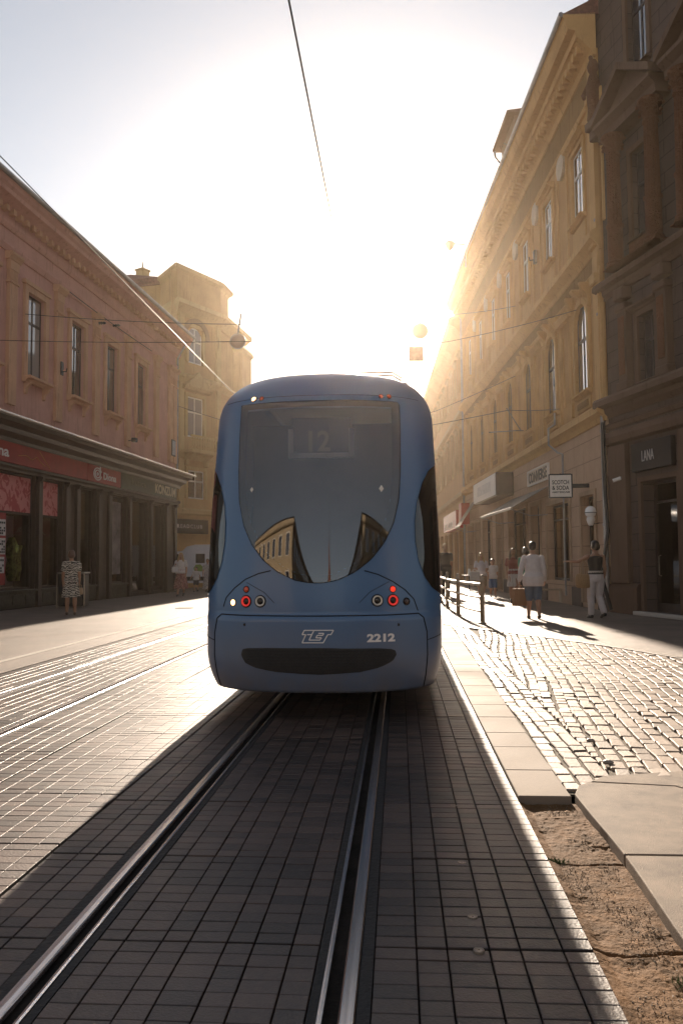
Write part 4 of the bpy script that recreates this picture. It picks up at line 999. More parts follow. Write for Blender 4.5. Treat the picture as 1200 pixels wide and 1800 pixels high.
ringm(poly, [(1.0, 16.2), (1.015, 16.4), (1.03, 16.5), (1.07, 16.75), (1.085, 16.8), (1.085, 17.05), (1.0, 17.25)], 'main_cornice', M_yt)
ringm(poly, [(1.0, 12.2), (1.02, 12.35), (1.045, 12.5), (1.045, 12.65), (1.0, 12.8)], 'upper_string_course', M_yt)
ringm(poly, [(1.0, 7.6), (1.02, 7.7), (1.045, 7.85), (1.045, 7.98), (1.0, 8.08)], 'middle_string_course', M_yt)
ringm(poly, [(1.0, 4.3), (1.015, 4.4), (1.02, 4.6), (1.0, 4.7)], 'lower_string_course', M_yt)
ringm(tow, [(1.0, 18.7), (1.04, 18.85), (1.12, 19.0), (1.13, 19.2), (1.0, 19.3)], 'tower_cornice', M_yt)
ringm(tow, [(1.08, 19.22), (1.04, 19.32), (.5, 19.62)], 'tower_roof', M_metal)
ringm([local(P) for P in ((-14.6, 48.1), (-24, 49.7), (-24, 53), (-14.2, 52))], [(1.0, 18.8), (1.05, 18.95), (1.07, 19.2), (1.0, 19.25), (.5, 19.95)], 'wing_roof', M_tile)
for w in (win2, win1): TB.window(*w[:4], .12, M_frame_white, M_pane_blind if w is win2 else M_pane, 2, (.62,), .09)
TB.window(*win3[:4], .12, M_frame_white, M_pane_blind, 2, (.62,), .09)
shop_window(TB, *sh1, lights=5, inner=mat('warm bakery interior', (.42, .20, .07), .8, noise=.4, nscale=1.5), cols=2)
for w in (win3, win2, win1): mb = MB(); surround(mb, *w[:4], w=.2, o=.1); TB.bits('window_surround', mb, M_yt)
mb = MB(); c = (win2[0]+win2[1])/2
mb.prism([(c-1.15, 12.0), (c+1.15, 12.0), (c, 12.95)], 0, .35)
mb.mold(c-1.25, c+1.25, [(0, 11.75), (.3, 11.8), (.42, 11.95), (.42, 12.05), (0, 12.1)])
TB.bits('window_pediment', mb, M_yt)
for e in (.1, LT-.5):
    for za_, zb_ in ((4.7, 7.6), (8.1, 12.2), (12.7, 16.3)): TB.bits('pilaster', MB().box(e, e+.4, 0, .14, za_, zb_), M_yt)
mb = MB()
for k in range(14):
    t0, t1 = PI*k/14, PI*(k+1)/14
    q = lambda r_, t: ((win3[0]+win3[1])/2 + r_*math.cos(t), 15.1+r_*math.sin(t))
    mb.prism([q(.86, t0), q(1.15, t0), q(1.15, t1), q(.86, t1)], 0, .2)
TB.bits('arch_moulding', mb, M_yc)
mb = MB(); mb.box(c-1.25, c+1.25, 0, .9, 7.95, 8.15, .02); mb.box(c-1.25, c+1.25, .78, .9, 8.85, 8.98)
for k in range(11): mb.lathe(baluster_prof(.7, .07), (c-1.1+k*.22, .84, 8.152), 8)
bracket(mb, c-.9, 7.95, .25, .7, .8); bracket(mb, c+.9, 7.95, .25, .7, .8)
TB.bits('balcony', mb, M_yt)
# chimney and ridge on the wing
mb = MB(); v = local((-16.3, 50.0)); mb.box(v[0]-.3, v[0]+.3, v[1]-.3, v[1]+.3, 18.8, 20.35); mb.box(v[0]-.36, v[0]+.36, v[1]-.36, v[1]+.36, 20.35, 20.45); mb.tube([(v[0], v[1], 20.45), (v[0], v[1], 21.0)], [.07, .02], 6)
TB.bits('chimney', mb, M_yt)
# bay on the street side seen as the stepped outline
bay = [local(P) for P in ((-11.2, 52.0), (-10.25, 52.3), (-10.0, 54.3), (-11.0, 54.6))]
TB.bits('street_bay', MB().slab(bay, 9.6, 15.4), M_y)
ringm(bay, [(1.0, 15.4), (1.2, 15.6), (1.2, 15.8), (.8, 16.1)], 'bay_cornice', M_yt); ringm(bay, [(.6, 8.4), (1.0, 9.4), (1.15, 9.6), (1.15, 9.75), (1.0, 9.9)], 'bay_base', M_yt)
# the shop sign on the corner
a_ = TB.px(298, 925, .2); b_ = TB.px(366, 925, .2)
t = wall_thing(TB, 'shop_sign', 'long black sign with spaced white capitals on the yellow corner house', 'sign', (a_[0]+b_[0])/2, 3.62)
wd = abs(a_[0]-b_[0])/2
part('board', MB().box(-wd, wd, .1, .22, -.42, .42, .01), M_black, t); wall_text('letters', 'BREADCLUB', .1, .0, wd*1.45, .22, .226, M_wl, t, bold=.015, spacing=1.4)
# cross street side: some windows for the visible edge
# next house along the left, mostly hidden behind the tram
NB = Wall('far_left_building', 'lower pale house behind the tram beyond the yellow corner house', 'building', (-8.2, 105.0), (-10.6, 55.5))
cw2 = [2+3*k for k in range(15)]
hl = [(c, c+1.1, z, z+2.1) for c in cw2 for z in (5.4, 9.0)] + [(c, c+1.8, .3, 3.2) for c in cw2]
NB.facade(0, NB.L, 0, 12.5, hl, .3, M_och2); NB.bits('cornice', MB().mold(-.2, NB.L+.1, [(0, 12), (.2, 12.1), (.5, 12.4), (.6, 12.7), (0, 12.9)]), M_yt)
for c in cw2:
    for z in (5.4, 9.0): NB.window(c, c+1.1, z, z+2.1, .12, M_frame_white, M_pane)
for c in cw2: shop_window(NB, c, c+1.8, .3, 3.2, inner=M_dark_in)
NB.bits('roof', MB().add([(-.2, .6, 12.8), (NB.L, .6, 12.8), (NB.L, -6, 16), (-.2, -6, 16)], [(0, 1, 2, 3)]), M_tile)

# ------------------------------------------------------------------ houses behind the camera that the tram's glass mirrors
def back_house(name, label, x0, x1, y0, y1, h_, rgb, facing):
    root = thing(name, label, 'building', (0, 0, 0)); m = plaster(name+' render', rgb)
    part('wall', MB().box(x0, x1, y0, y1, 0, h_), m, root)
    xm = (x0+x1)/2; part('roof', MB().add([(x0-.4, y0-.4, h_), (x1+.4, y0-.4, h_), (x1+.4, y1+.4, h_), (x0-.4, y1+.4, h_), (xm, y0+4, h_+1.6), (xm, y1-4, h_+1.6)], [(0, 1, 4), (1, 2, 5, 4), (2, 3, 5), (3, 0, 4, 5)]), M_tile, root)
    fr, pa = None, None
    zf = 4.5
    while zf + 2 < h_:
        x = x0+1
        while x < x1-1.2:
            f = part('window', MB().box(x-.1, x+1.1, y1, y1+.06, zf-.1, zf+2.0), M_frame_white, root); part('pane', MB().box(x, x+1.0, y1+.061, y1+.08, zf, zf+1.9), M_pane, f); x += 2.6
        yw = y1-2
        xe = x1 if facing > 0 else x0
        while yw > y0+2 and yw > y1-24:
            f = part('window', MB().box(min(xe, xe+facing*.06), max(xe, xe+facing*.06), yw-1.1, yw+.1, zf-.1, zf+2.0), M_frame_white, root)
            part('pane', MB().box(min(xe+facing*.061, xe+facing*.08), max(xe+facing*.061, xe+facing*.08), yw-1, yw, zf, zf+1.9), M_pane, f); yw -= 2.8
        zf += 3.6
    part('cornice', MB().box(x0-.3, x1+.3, y0-.3, y1+.3, h_-.5, h_-.002, .1), m, root)
    return root
back_house('mirrored_house', 'cream house mirrored in the lower left of the tram rear window', -27, -8.5, -60, -17, 11, (.40, .31, .20), 1)
back_house('mirrored_house', 'sunlit yellow house mirrored in the lower right of the tram rear window', 8.0, 28, -55, -15, 10.8, (.42, .33, .22), -1)
back_house('mirrored_house', 'low pale house farther back, mirrored small at lower left of the tram window', -24, -7.0, -100, -64, 9, (.50, .44, .36), 1)
back_house('mirrored_house', 'low orange house farther back, mirrored small at lower right of the tram window', 6.0, 24, -98, -60, 9.5, (.52, .32, .18), -1)
t = thing('awning', 'red awning along the mirrored house on the right of the tram window', 'awning', (8.0, -24, 3.4))
part('canvas', MB().add([(0, -8, .4), (0, 8, .4), (-2.2, 8, -.3), (-2.2, -8, -.3), (0, -8, .36), (0, 8, .36), (-2.2, 8, -.34), (-2.2, -8, -.34)], [(0, 1, 2, 3), (7, 6, 5, 4), (0, 3, 7, 4), (1, 5, 6, 2), (3, 2, 6, 7), (0, 4, 5, 1)]), M_red, t); part('valance', MB().box(-2.24, -2.2, -8, 8, -.62, -.3), M_white, t)
t = thing('church_spire', 'slim church spire mirrored small in the tram rear window', 'tower', (-3.5, -105, 0)); t.scale = (.6, .6, .75)
part('tower_wall', MB().box(-2.5, 2.5, -2.5, 2.5, 0, 26), plaster('spire render', (.45, .38, .28)), t); part('spire', MB().lathe([(3, 26), (2.2, 30), (.9, 40), (.05, 52)], (0, 0, 0), 8), M_tile, t)

# ------------------------------------------------------------------ the tram
TX = TRK
def tw(z):
    w_ = 1.15
    if z > 1.3: w_ -= .05*((z-1.3)/1.7)**1.3
    if z < .62: w_ -= .07*((.62-z)/.34)**2
    zc, Rr = 2.86, .46
    if z > zc: w_ -= .36*(1-math.sqrt(max(0, 1-((z-zc)/Rr)**2)))
    return w_
ZT, ZB = 3.315, .265
def yr(z):
    y = 7.20
    if z < .60: y += .09*((.60-z)/.34)**2
    if z > .93: y += .03*min(1, (z-.93)/.04)
    if z > 1.0: y += .30*((z-1.0)/2.0)**1.4
    zc, Rr = 2.93, .39
    if z > zc: y += .34*(1-math.sqrt(max(0, 1-((z-zc)/Rr)**2)))
    return y
DP, PP = .82, 2.35
def ts(x, z):
    """the rear surface: y at local x (from the tram centre) and height z"""
    w_ = tw(z); q = min(1, abs(x)/w_)
    return yr(z) + DP*(1-(1-q**PP)**(1/PP))
def tpx(px_, py_, iters=40):
    Y = 7.6
    for _ in range(iters):
        p = at_y(px_, py_, Y); x = p.x-TX; q = min(.997*tw(p.z), abs(x)); Yn = ts(math.copysign(q, x), p.z); Y = Y + .5*(Yn-Y)
    return x, p.z
TR = thing('tram', 'blue low floor city tram seen from behind with a big curved rear window', 'tram', (TX, 0, 0))
def tram_paint():
    m = bpy.data.materials.new('blue tram paint'); m.use_nodes = True; nt = m.node_tree; L = nt.links; b = nt.nodes['Principled BSDF']
    b.inputs['Roughness'].default_value = .36; b.inputs['Coat Weight'].default_value = .35; b.inputs['Coat Roughness'].default_value = .18
    tc = nt.nodes.new('ShaderNodeTexCoord'); sp = nt.nodes.new('ShaderNodeSeparateXYZ'); L.new(tc.outputs['Object'], sp.inputs[0])
    n1 = nt.nodes.new('ShaderNodeTexNoise'); n1.inputs['Scale'].default_value = 2.2; n1.inputs['Detail'].default_value = 9; n1.inputs['Roughness'].default_value = .7; L.new(tc.outputs['Object'], n1.inputs['Vector'])
    mr = nt.nodes.new('ShaderNodeMapRange'); mr.inputs[1].default_value = 1.1; mr.inputs[2].default_value = .25; mr.inputs[3].default_value = 0; mr.inputs[4].default_value = 1; L.new(sp.outputs[2], mr.inputs[0])
    mu = nt.nodes.new('ShaderNodeMath'); mu.operation = 'MULTIPLY'; L.new(mr.outputs[0], mu.inputs[0]); L.new(n1.outputs['Fac'], mu.inputs[1])
    ml = nt.nodes.new('ShaderNodeMath'); ml.operation = 'MULTIPLY'; L.new(mu.outputs[0], ml.inputs[0]); ml.inputs[1].default_value = 1.3
    mx = nt.nodes.new('ShaderNodeMix'); mx.data_type = 'RGBA'; mx.inputs[6].default_value = (.055, .135, .27, 1); mx.inputs[7].default_value = (.16, .13, .11, 1); L.new(ml.outputs[0], mx.inputs[0])
    L.new(mx.outputs[2], b.inputs['Base Color'])
    n2 = nt.nodes.new('ShaderNodeTexNoise'); n2.inputs['Scale'].default_value = 1.2; n2.inputs['Detail'].default_value = 2; L.new(tc.outputs['Object'], n2.inputs['Vector'])
    bp = nt.nodes.new('ShaderNodeBump'); bp.inputs['Strength'].default_value = .06; bp.inputs['Distance'].default_value = .05; L.new(n2.outputs['Fac'], bp.inputs['Height']); L.new(bp.outputs[0], b.inputs['Normal'])
    rr = nt.nodes.new('ShaderNodeMapRange'); rr.inputs[3].default_value = .3; rr.inputs[4].default_value = .5; L.new(n1.outputs['Fac'], rr.inputs[0]); L.new(rr.outputs[0], b.inputs['Roughness'])
    return m
M_tram = tram_paint()
ws_px = [(430, 711), (427, 760), (424, 820), (424, 870), (430, 915), (443, 948), (462, 977), (487, 1000), (517, 1016), (545, 1023), (567, 1025), (592, 1022), (622, 1010), (650, 990), (674, 962), (691, 928), (702, 890), (706, 840), (707, 780), (705, 711)]
ws = [tpx(*p) for p in ws_px]
zt_ = sum(ws[i][1] for i in (0, -1))/2; ws[0] = (ws[0][0], zt_); ws[-1] = (ws[-1][0], zt_)
# make it symmetric about the centre
n_ = len(ws); sym = []
for i in range(n_):
    a, b = ws[i], ws[n_-1-i]; sym.append(((a[0]-b[0])/2, (a[1]+b[1])/2))
ws = sym
def in_poly(x, z, P):
    c = False; j = len(P)-1
    for i in range(len(P)):
        if (P[i][1] > z) != (P[j][1] > z) and x < (P[j][0]-P[i][0])*(z-P[i][1])/(P[j][1]-P[i][1])+P[i][0]: c = not c
        j = i
    return c
def xrange_at(z, P):
    xs = []
    for a, b in zip(P, P[1:]+P[:1]):
        if (a[1]-z)*(b[1]-z) <= 0 and a[1] != b[1]: xs.append(a[0]+(b[0]-a[0])*(z-a[1])/(b[1]-a[1]))
    return (min(xs), max(xs)) if len(xs) >= 2 else None
def patch(P, off, nz=40, nx=30):
    """a sheet that follows the tram's rear surface inside the convex outline P (x, z)"""
    z0, z1 = min(p[1] for p in P), max(p[1] for p in P); mb = MB(); rows = []
    for k in range(nz+1):
        t = k/nz; t = .5-.5*math.cos(PI*t) if True else t
        z = z0+(z1-z0)*min(.9995, max(.0005, t)); xr = xrange_at(z, P); rows.append([(xr[0]+(xr[1]-xr[0])*i/nx, z) for i in range(nx+1)])
    vs = [(x, ts(x, z)-off, z) for r_ in rows for x, z in r_]
    fs = [(a*(nx+1)+i, a*(nx+1)+i+1, (a+1)*(nx+1)+i+1, (a+1)*(nx+1)+i) for a in range(nz) for i in range(nx)]
    return mb.add(vs, fs)
def scaleP(P, kx, kz):
    cx0 = sum(p[0] for p in P)/len(P); z0, z1 = min(p[1] for p in P), max(p[1] for p in P); cz0 = (z0+z1)/2
    return [(cx0+(p[0]-cx0)*kx, cz0+(p[1]-cz0)*kz) for p in P]
inner = scaleP(ws, .93, .955)
YE = 36.0
NXC, NZC = 130, 120
tt = [math.sin(-PI/2 + PI*i/NXC) for i in range(NXC+1)]
zz = []
for k in range(NZC+1):
    t = k/NZC; zz.append(ZB + (ZT-ZB)*(t if t < .85 else .85 + .15*math.sin((t-.85)/.15*PI/2)))
shell = MB(); vs = []; fs = []
YSIDE = 8.6
for z in zz:
    w_ = tw(z)
    row = [(t*w_, ts(t*w_, z), z) for t in tt]
    row = [(-w_, YE, z), (-w_, YSIDE, z)] + row + [(w_, YSIDE, z), (w_, YE, z)]
    vs += row
nc = NXC+5
for a in range(NZC):
    for i in range(nc-1):
        ids = (a*nc+i, a*nc+i+1, (a+1)*nc+i+1, (a+1)*nc+i)
        if all(in_poly(vs[q][0], vs[q][2], inner) for q in ids) and vs[ids[0]][1] < YSIDE: continue
        fs.append(ids)
top = (NZC)*nc
for i in range(2, nc-3):   # roof from the last row back
    pass
rb = [vs[top+i] for i in range(1, nc-1)]; o_ = len(vs); vs += [(x, YE, ZT+.03*math.cos(x*1.3)) for x, y, z in rb]
for i in range(len(rb)-1): fs.append((top+1+i, top+2+i, o_+i+1, o_+i))
bb = [vs[i] for i in range(1, nc-1)]; o2 = len(vs); vs += [(x, YE, ZB) for x, y, z in bb]
for i in range(len(bb)-1): fs.append((2+i, 1+i, o2+i, o2+i+1))
fs.append(tuple([a*nc for a in range(NZC+1)] + [a*nc+nc-1 for a in range(NZC, -1, -1)]))
shell.add(vs, fs)
body = part('body', shell, M_tram, TR, smooth=True)
body.data.polygons[len(fs)-1].use_smooth = False
# glazing
M_tglass = glass_mat('tinted tram glass', clear=.42, rough=.02, wave=.12, ior=2.1)
M_frit = mat('black glass border', (.012, .012, .014), .9, spec=.0)
g_ = part('rear_window', patch(ws, .012, 60, 50), M_tglass, TR, smooth=True, fixn=False)
mb = MB(); nP = 96
def resample(P, n):
    L_ = [0]
    for a, b in zip(P, P[1:]+P[:1]): L_.append(L_[-1]+math.hypot(b[0]-a[0], b[1]-a[1]))
    out = []
    for k in range(n):
        d = L_[-1]*k/n; i = max(j for j in range(len(P)) if L_[j] <= d); a, b = P[i], P[(i+1) % len(P)]; t = (d-L_[i])/(L_[i+1]-L_[i] + 1e-9)
        out.append((a[0]+(b[0]-a[0])*t, a[1]+(b[1]-a[1])*t))
    return out
Po = resample(scaleP(ws, 1.012, 1.008), nP); Pi_ = [(x*.90, (z-1.95)*.93+1.95) for x, z in resample(ws, nP)]
Pi_ = resample(scaleP(ws, .905, .935), nP)
vs = []
for q in range(nP):
    for k in range(5):
        t = k/4; x = Po[q][0]*(1-t)+Pi_[q][0]*t; z = Po[q][1]*(1-t)+Pi_[q][1]*t; vs.append((x, ts(x, z)-.005-.003*min(1, t*4), z))
mb.add(vs, [(q*5+k, q*5+k+1, ((q+1) % nP)*5+k+1, ((q+1) % nP)*5+k) for q in range(nP) for k in range(4)])
part('glass_border', mb, M_frit, g_)
# grille
gp = [tpx(*p) for p in ((426, 1141), (424, 1152), (432, 1166), (452, 1175), (490, 1182), (560, 1186), (630, 1182), (668, 1173), (690, 1162), (697, 1150), (694, 1142), (680, 1139), (560, 1139), (440, 1138))]
gp = [(x, z) for x, z in gp]
gr_ = part('grille', patch(gp, .006, 16, 40), mat('black grille mesh', (.02, .017, .015), .55, noise=.3, nscale=30, bump=.5, bscale=220), TR, smooth=True, fixn=False)
mb = MB(); z0, z1 = min(p[1] for p in gp), max(p[1] for p in gp)
for k in range(1, 9):
    z = z0+(z1-z0)*k/9; xr = xrange_at(z, gp); pts = [(xr[0]+(xr[1]-xr[0])*i/30, z) for i in range(1, 30)]
    mb.tube([(x, ts(x, z)-.010, z) for x, z in pts], .003, 5)
part('louvre', mb, M_black, gr_)
# seams
def seam(P, r_=.005):
    mb = MB(); pts = []
    for (a, b) in zip(P[:-1], P[1:]):
        for q in range(6): t = q/6; pts.append((a[0]+(b[0]-a[0])*t, a[1]+(b[1]-a[1])*t))
    pts.append(P[-1])
    mb.tube([(x, ts(x, z)-.0005, z) for x, z in pts], r_, 6); return mb
M_seam = mat('dark panel gap', (.006, .008, .012), .9)
s1 = [tpx(*p) for p in ((393, 1066), (398, 1050), (412, 1034), (432, 1018), (455, 1008), (476, 1003))]
s1b = [tpx(*p) for p in ((640, 1003), (665, 1010), (690, 1022), (712, 1037), (727, 1053), (734, 1073))]
s2 = [tpx(*p) for p in ((392, 1081), (440, 1082), (560, 1083), (680, 1081), (735, 1078), (744, 1085), (750, 1110), (751, 1150), (748, 1185), (744, 1205))]
for s_ in (s1, s1b): part('panel_seam', seam(s_), M_seam, TR)
s2m = [(x, z) for x, z in s2]; xr_ = s2m[4][0]
s2l = [(-x, z) for x, z in s2m[4:]][::-1]
part('panel_seam', seam(s2l + s2m[1:], .0065), M_seam, TR)
part('panel_seam', seam([tpx(*p) for p in ((752, 1124), (765, 1119), (775, 1113))], .004), M_seam, TR)
for q in (-1, 1): part('panel_seam', seam([(q*a, z) for a, z in [(abs(tpx(434, 1021)[0]), tpx(434, 1024)[1]), (abs(tpx(465, 1042)[0]), tpx(465, 1042)[1]), (abs(tpx(482, 1060)[0]), tpx(482, 1060)[1])]], .0025), M_seam, TR)
for px_ in (430, 700):
    x, z = tpx(px_, 1098); part('apron_lock', MB().lathe([(.001, .004), (.012, .004), (.014, .001), (.014, -.01)], (x, ts(x, z), z), 12, 'y'), M_black, TR)
part('panel_seam', seam([(-a, z) for a, z in [tpx(752, 1124), tpx(765, 1119), tpx(775, 1113)]], .004), M_seam, TR)
part('panel_seam', seam([(x, 3.03) for x in [-.95, -.8, -.4, 0, .4, .8, .95]], .0025), M_seam, TR)
# lamps
def lamp(px_, py_, r_px, kind, lab):
    x, z = tpx(px_, py_); y = ts(x, z); r_ = r_px/1413*7.5
    # outward normal of the surface
    e = .01; dx = (ts(x+e, z)-ts(x-e, z))/(2*e); dz = (ts(x, z+e)-ts(x, z-e))/(2*e); nrm = Vector((dx, -1, dz)).normalized()
    t = bpy.data.objects.new('tail_lamp', None); 
    Q = nrm.to_track_quat('Z', 'Y')
    def tr(mb): mb.v = [tuple(Vector((x, y, z)) + Q @ Vector(v)) for v in mb.v]; return mb
    rim = part('lamp', tr(MB().lathe([(r_*1.22, -.02), (r_*1.22, .002), (r_*1.1, .009), (r_*1.0, .006), (r_*.98, -.02)], (0, 0, 0), 28)), M_black, TR, label=lab)
    lens = MB().lathe([(r_*.99, -.01), (r_*.97, .004), (r_*.7, .012), (r_*.3, .015), (.001, .016)], (0, 0, 0), 28)
    if kind == 'amber': part('lens', tr(lens), mat('lit amber lens', (1, .6, .3), .3, emit=((1, .50, .20), 2.2)), rim, smooth=True)
    elif kind == 'red': part('lens', tr(lens), mat('lit red lens', (.8, .05, .03), .3, emit=((1, .05, .02), .3)), rim, smooth=True)
    elif kind == 'dimred': part('lens', tr(lens), mat('faintly glowing red lens', (.38, .07, .035), .2, coat=.5, emit=((1, .10, .03), .03)), rim, smooth=True)  # red lens with a faint glow put into its colour
    elif kind == 'dark': part('lens', tr(lens), mat('unlit dark lens', (.05, .025, .02), .2, coat=.5), rim, smooth=True)
    else:
        ring = MB().lathe([(r_*.98, .0), (r_*.97, .010), (r_*.86, .013), (r_*.74, .010), (r_*.72, .0)], (0, 0, 0), 28)
        m = mat('lit red ring', (.5, .04, .03), .3, emit=((1, .05, .04), .16)) if kind == 'redring' else mat('chrome ring', (.75, .70, .62), .35, metal=.3)
        part('ring', tr(ring), m, rim); part('lens', tr(MB().lathe([(r_*.72, -.005), (r_*.6, .004), (.001, .008)], (0, 0, 0), 24)), mat('dark lens', (.02, .016, .014), .12), rim, smooth=True)
lamp(410, 1059, 5.2, 'amber', 'lit amber lamp, outermost left'); lamp(433, 1036, 5.0, 'dimred', 'small red lamp above the left red ring'); lamp(432.5, 1057, 9, 'redring', 'dark lamp with a lit red ring, left'); lamp(457.5, 1057, 8.8, 'ring', 'dark lamp with a chrome ring, left')
lamp(663, 1055.5, 8.8, 'ring', 'dark lamp with a chrome ring, right'); lamp(690.5, 1055, 9, 'redring', 'dark lamp with a lit red ring, right'); lamp(690, 1035.5, 5, 'red', 'small lit red lamp above the right red ring'); lamp(714, 1057, 5.6, 'dark', 'unlit dark round lamp, outermost right')
lamp(446.5, 702, 4.5, 'amber', 'lit amber lamp at the top left'); lamp(460, 701, 4, 'dimred', 'faintly glowing red lamp at the top left'); lamp(669, 697, 4, 'dimred', 'inner faintly glowing lamp at the top right'); lamp(683, 697, 4.2, 'dimred', 'outer faintly glowing lamp at the top right')
# number and emblem on the apron
def tram_text(s_, px_, py_, wpx, hpx, m, name='fleet_number'):
    x0, z0_ = tpx(px_, py_); w_ = wpx/1413*7.35; h_ = hpx/1413*7.35
    me, a = text_mesh(s_, w_, h_, .002, .045, 1.)
    co = np.array([(x0+v[0], ts(x0+v[0], z0_+v[1]) - .004 - v[2], z0_+v[1]) for v in a])
    me.vertices.foreach_set('co', co.ravel()); me.update(); return part(name, me, m, TR)
M_num = mat('silver white lettering', (.75, .72, .70), .35)
tram_text('2212', 669.5, 1121, 48, 14, M_num)
x0, z0_ = tpx(531, 1130); x1, z1_ = tpx(586, 1108); ew, eh = x1-x0, z1_-z0_
def emb(pts, r_=.0052, closed=True):
    mb = MB(); P = [(x0+a*ew, z0_+b*eh) for a, b in pts]; P = P + [P[0]] if closed else P
    for a, b in zip(P[:-1], P[1:]):
        mb.tube([(a[0], ts(a[0], a[1])-.004, a[1]), (b[0], ts(b[0], b[1])-.004, b[1])], r_, 6)
    return mb
e1 = emb([(0, 0), (.12, .66), (.0, .66), (.07, 1.0), (1.0, 1.0), (.92, .66), (.82, .66), (.67, 0)])
e2 = emb([(.38, 1.0), (.22, .22), (.58, .22)], closed=False)
for v, f in ((e2.v, e2.f),): e1.add(v, f)
e3 = emb([(.56, .22), (.62, .40), (.44, .40), (.48, .60), (.66, .60), (.69, .76), (.52, .76)], closed=False); e1.add(e3.v, e3.f)
e4 = emb([(.16, .66), (.30, .66)], closed=False); e1.add(e4.v, e4.f)
part('emblem', e1, M_num, TR)
# corner windows wrapping from the rear to the side
for sg in (1, -1):
    edge = [tpx(*p) for p in ((766, 811), (752, 826), (741, 848), (732, 880), (728, 915), (729, 950), (735, 985), (746, 1015), (760, 1035), (772, 1043))]
    zs_ = [p[1] for p in edge]; rows = []
    for p in edge[::1]:
        w_ = tw(p[1]); a0 = math.asin(min(1, p[0]/w_))/(PI/2); rows.append((p[1], a0))
    mb = MB(); NR, NA = 40, 18; vs = []
    zA, zB_ = rows[0][0], rows[-1][0]
    for k in range(NR+1):
        z = zA + (zB_-zA)*k/NR
        for (za, aa), (zb, ab) in zip(rows[:-1], rows[1:]):
            if za >= z >= zb: a0 = aa+(ab-aa)*(za-z)/(za-zb+1e-9); break
        # far edge: bends away on the side as well
        f_ = k/NR; a1 = 1.0 + .8*math.sqrt(max(0, 1-(2*f_-1)**2))+.02
        for i in range(NA+1):
            a = a0+(a1-a0)*i/NA
            if a <= 1: x = tw(z)*math.sin(a*PI/2); vs.append((sg*(x+.004), ts(x, z)-.006, z))
            else: vs.append((sg*(tw(z)+.006), yr(z)+DP+(a-1)*1.1, z))
    mb.add(vs, [(k*(NA+1)+i, k*(NA+1)+i+1, (k+1)*(NA+1)+i+1, (k+1)*(NA+1)+i) for k in range(NR) for i in range(NA)])
    cwn = part('corner_window', mb, glass_mat('dark tram glass', (.02, .017, .013), wave=.03, ior=1.5), TR, smooth=True)
# side windows and doors along the body
for sg in (1, -1):
    y = 10.2; k = 0
    while y < YE-2:
        x = sg*(tw(1.9)+.012); L_ = 2.2 if k % 3 else 1.4
        z0w = .45 if k % 3 == 0 else 1.25
        mb = MB(); mb.box(min(x, x-sg*.02), max(x, x-sg*.02), y, y+L_, z0w, 2.75, .006)
        part('side_door' if k % 3 == 0 else 'side_window', mb, MATS['dark tram glass'], TR); y += L_+.25; k += 1
# cabin seen through the glass
M_in = mat('grey cabin lining', (.16, .15, .145), .7, noise=.15, nscale=2)
part('cabin_back', MB().box(-1.0, 1.0, 9.6, 9.65, .6, 3.1), mat('dim cabin', (.06, .055, .05), .8, rgb2=(.03, .028, .026), nscale=1.5), TR)
mb = MB(); mb.box(-1.0, 1.0, 8.1, 9.6, .9, .95); mb.box(-.9, .9, 8.1, 8.5, .95, 1.15, .03); part('cabin_shelf', mb, mat('dark dashboard', (.03, .03, .032), .6), TR)
a_ = at_y(507, 755, 8.0); b_ = at_y(622, 804, 8.0)
xa, xb, za, zb = a_.x-TX, b_.x-TX, b_.z, a_.z
part('destination_box', MB().box(xa+.03, xb-.03, 8.04, 8.25, za+.03, zb+.12), mat('black display box', (.03, .03, .03), .5), TR)
fr_ = MB(); fr_.box(xa, xa+.05, 7.98, 8.03, za, zb); fr_.box(xb-.05, xb, 7.98, 8.03, za, zb); fr_.box(xa+.05, xb-.05, 7.98, 8.03, za, za+.05)
part('display_frame', fr_, mat('pale display frame', (.62, .60, .58), .5), TR)
me, a = text_mesh('12', (xb-xa)*.33, (zb-za)*.72, .004, .02)
co = np.stack([(xa+xb)/2+a[:, 0]-.02, 8.03-a[:, 2], (za+zb)/2+a[:, 1]+.03], 1); me.vertices.foreach_set('co', co.ravel()); me.update(); part('route_number', me, mat('amber display digits', (.16, .13, .10), .5, emit=((1, .7, .4), .01)), TR)
# small diamond stickers on the glass
mb = MB()
for px_, py_, r_ in ((443, 861, 3.2), (670, 859, 4.2)):
    x, z = tpx(px_, py_); r_ *= 7.5/1413; P4 = [(x, z-r_*1.5), (x+r_, z), (x, z+r_*1.5), (x-r_, z)]
    mb.add([(a, ts(a, b)-.015, b) for a, b in P4], [(0, 1, 2, 3)])
part('sticker', mb, mat('pale sticker', (.6, .56, .5), .5), g_)
# roof gear and pantograph
mb = MB(); 
mb.box(-.80, -.38, 9.2, 12.5, ZT+.03, ZT+.16, .03); part('roof_unit', mb, mat('roof unit grey', (.20, .19, .18), .6, noise=.3), TR)
mb = MB(); mb.box(.28, .88, 9.3, 13.5, ZT+.03, ZT+.22, .03)
part('roof_unit', mb, MATS['roof unit grey'], TR)
mb = MB(); yb = 17.0; zb_ = ZT+.25
for q in (-1, 1):
    mb.tube([(q*.45, yb, zb_), (q*.42, yb+1.1, zb_+1.0), (q*.35, yb+.1, 5.42)], .028, 6)
mb.tube([(-.45, yb+1.1, zb_+1.0), (.45, yb+1.1, zb_+1.0)], .025, 6); mb.tube([(-.45, yb, zb_), (.45, yb, zb_)], .03, 6)
for q in (-.14, .14): mb.tube([(-.85, yb+.1+q, 5.34), (-.65, yb+.1+q, 5.47), (.65, yb+.1+q, 5.47), (.85, yb+.1+q, 5.34)], .022, 6)
mb.box(-.55, .55, yb-.5, yb+.9, ZT+.05, ZT+.25)
part('pantograph', mb, M_metal, TR)
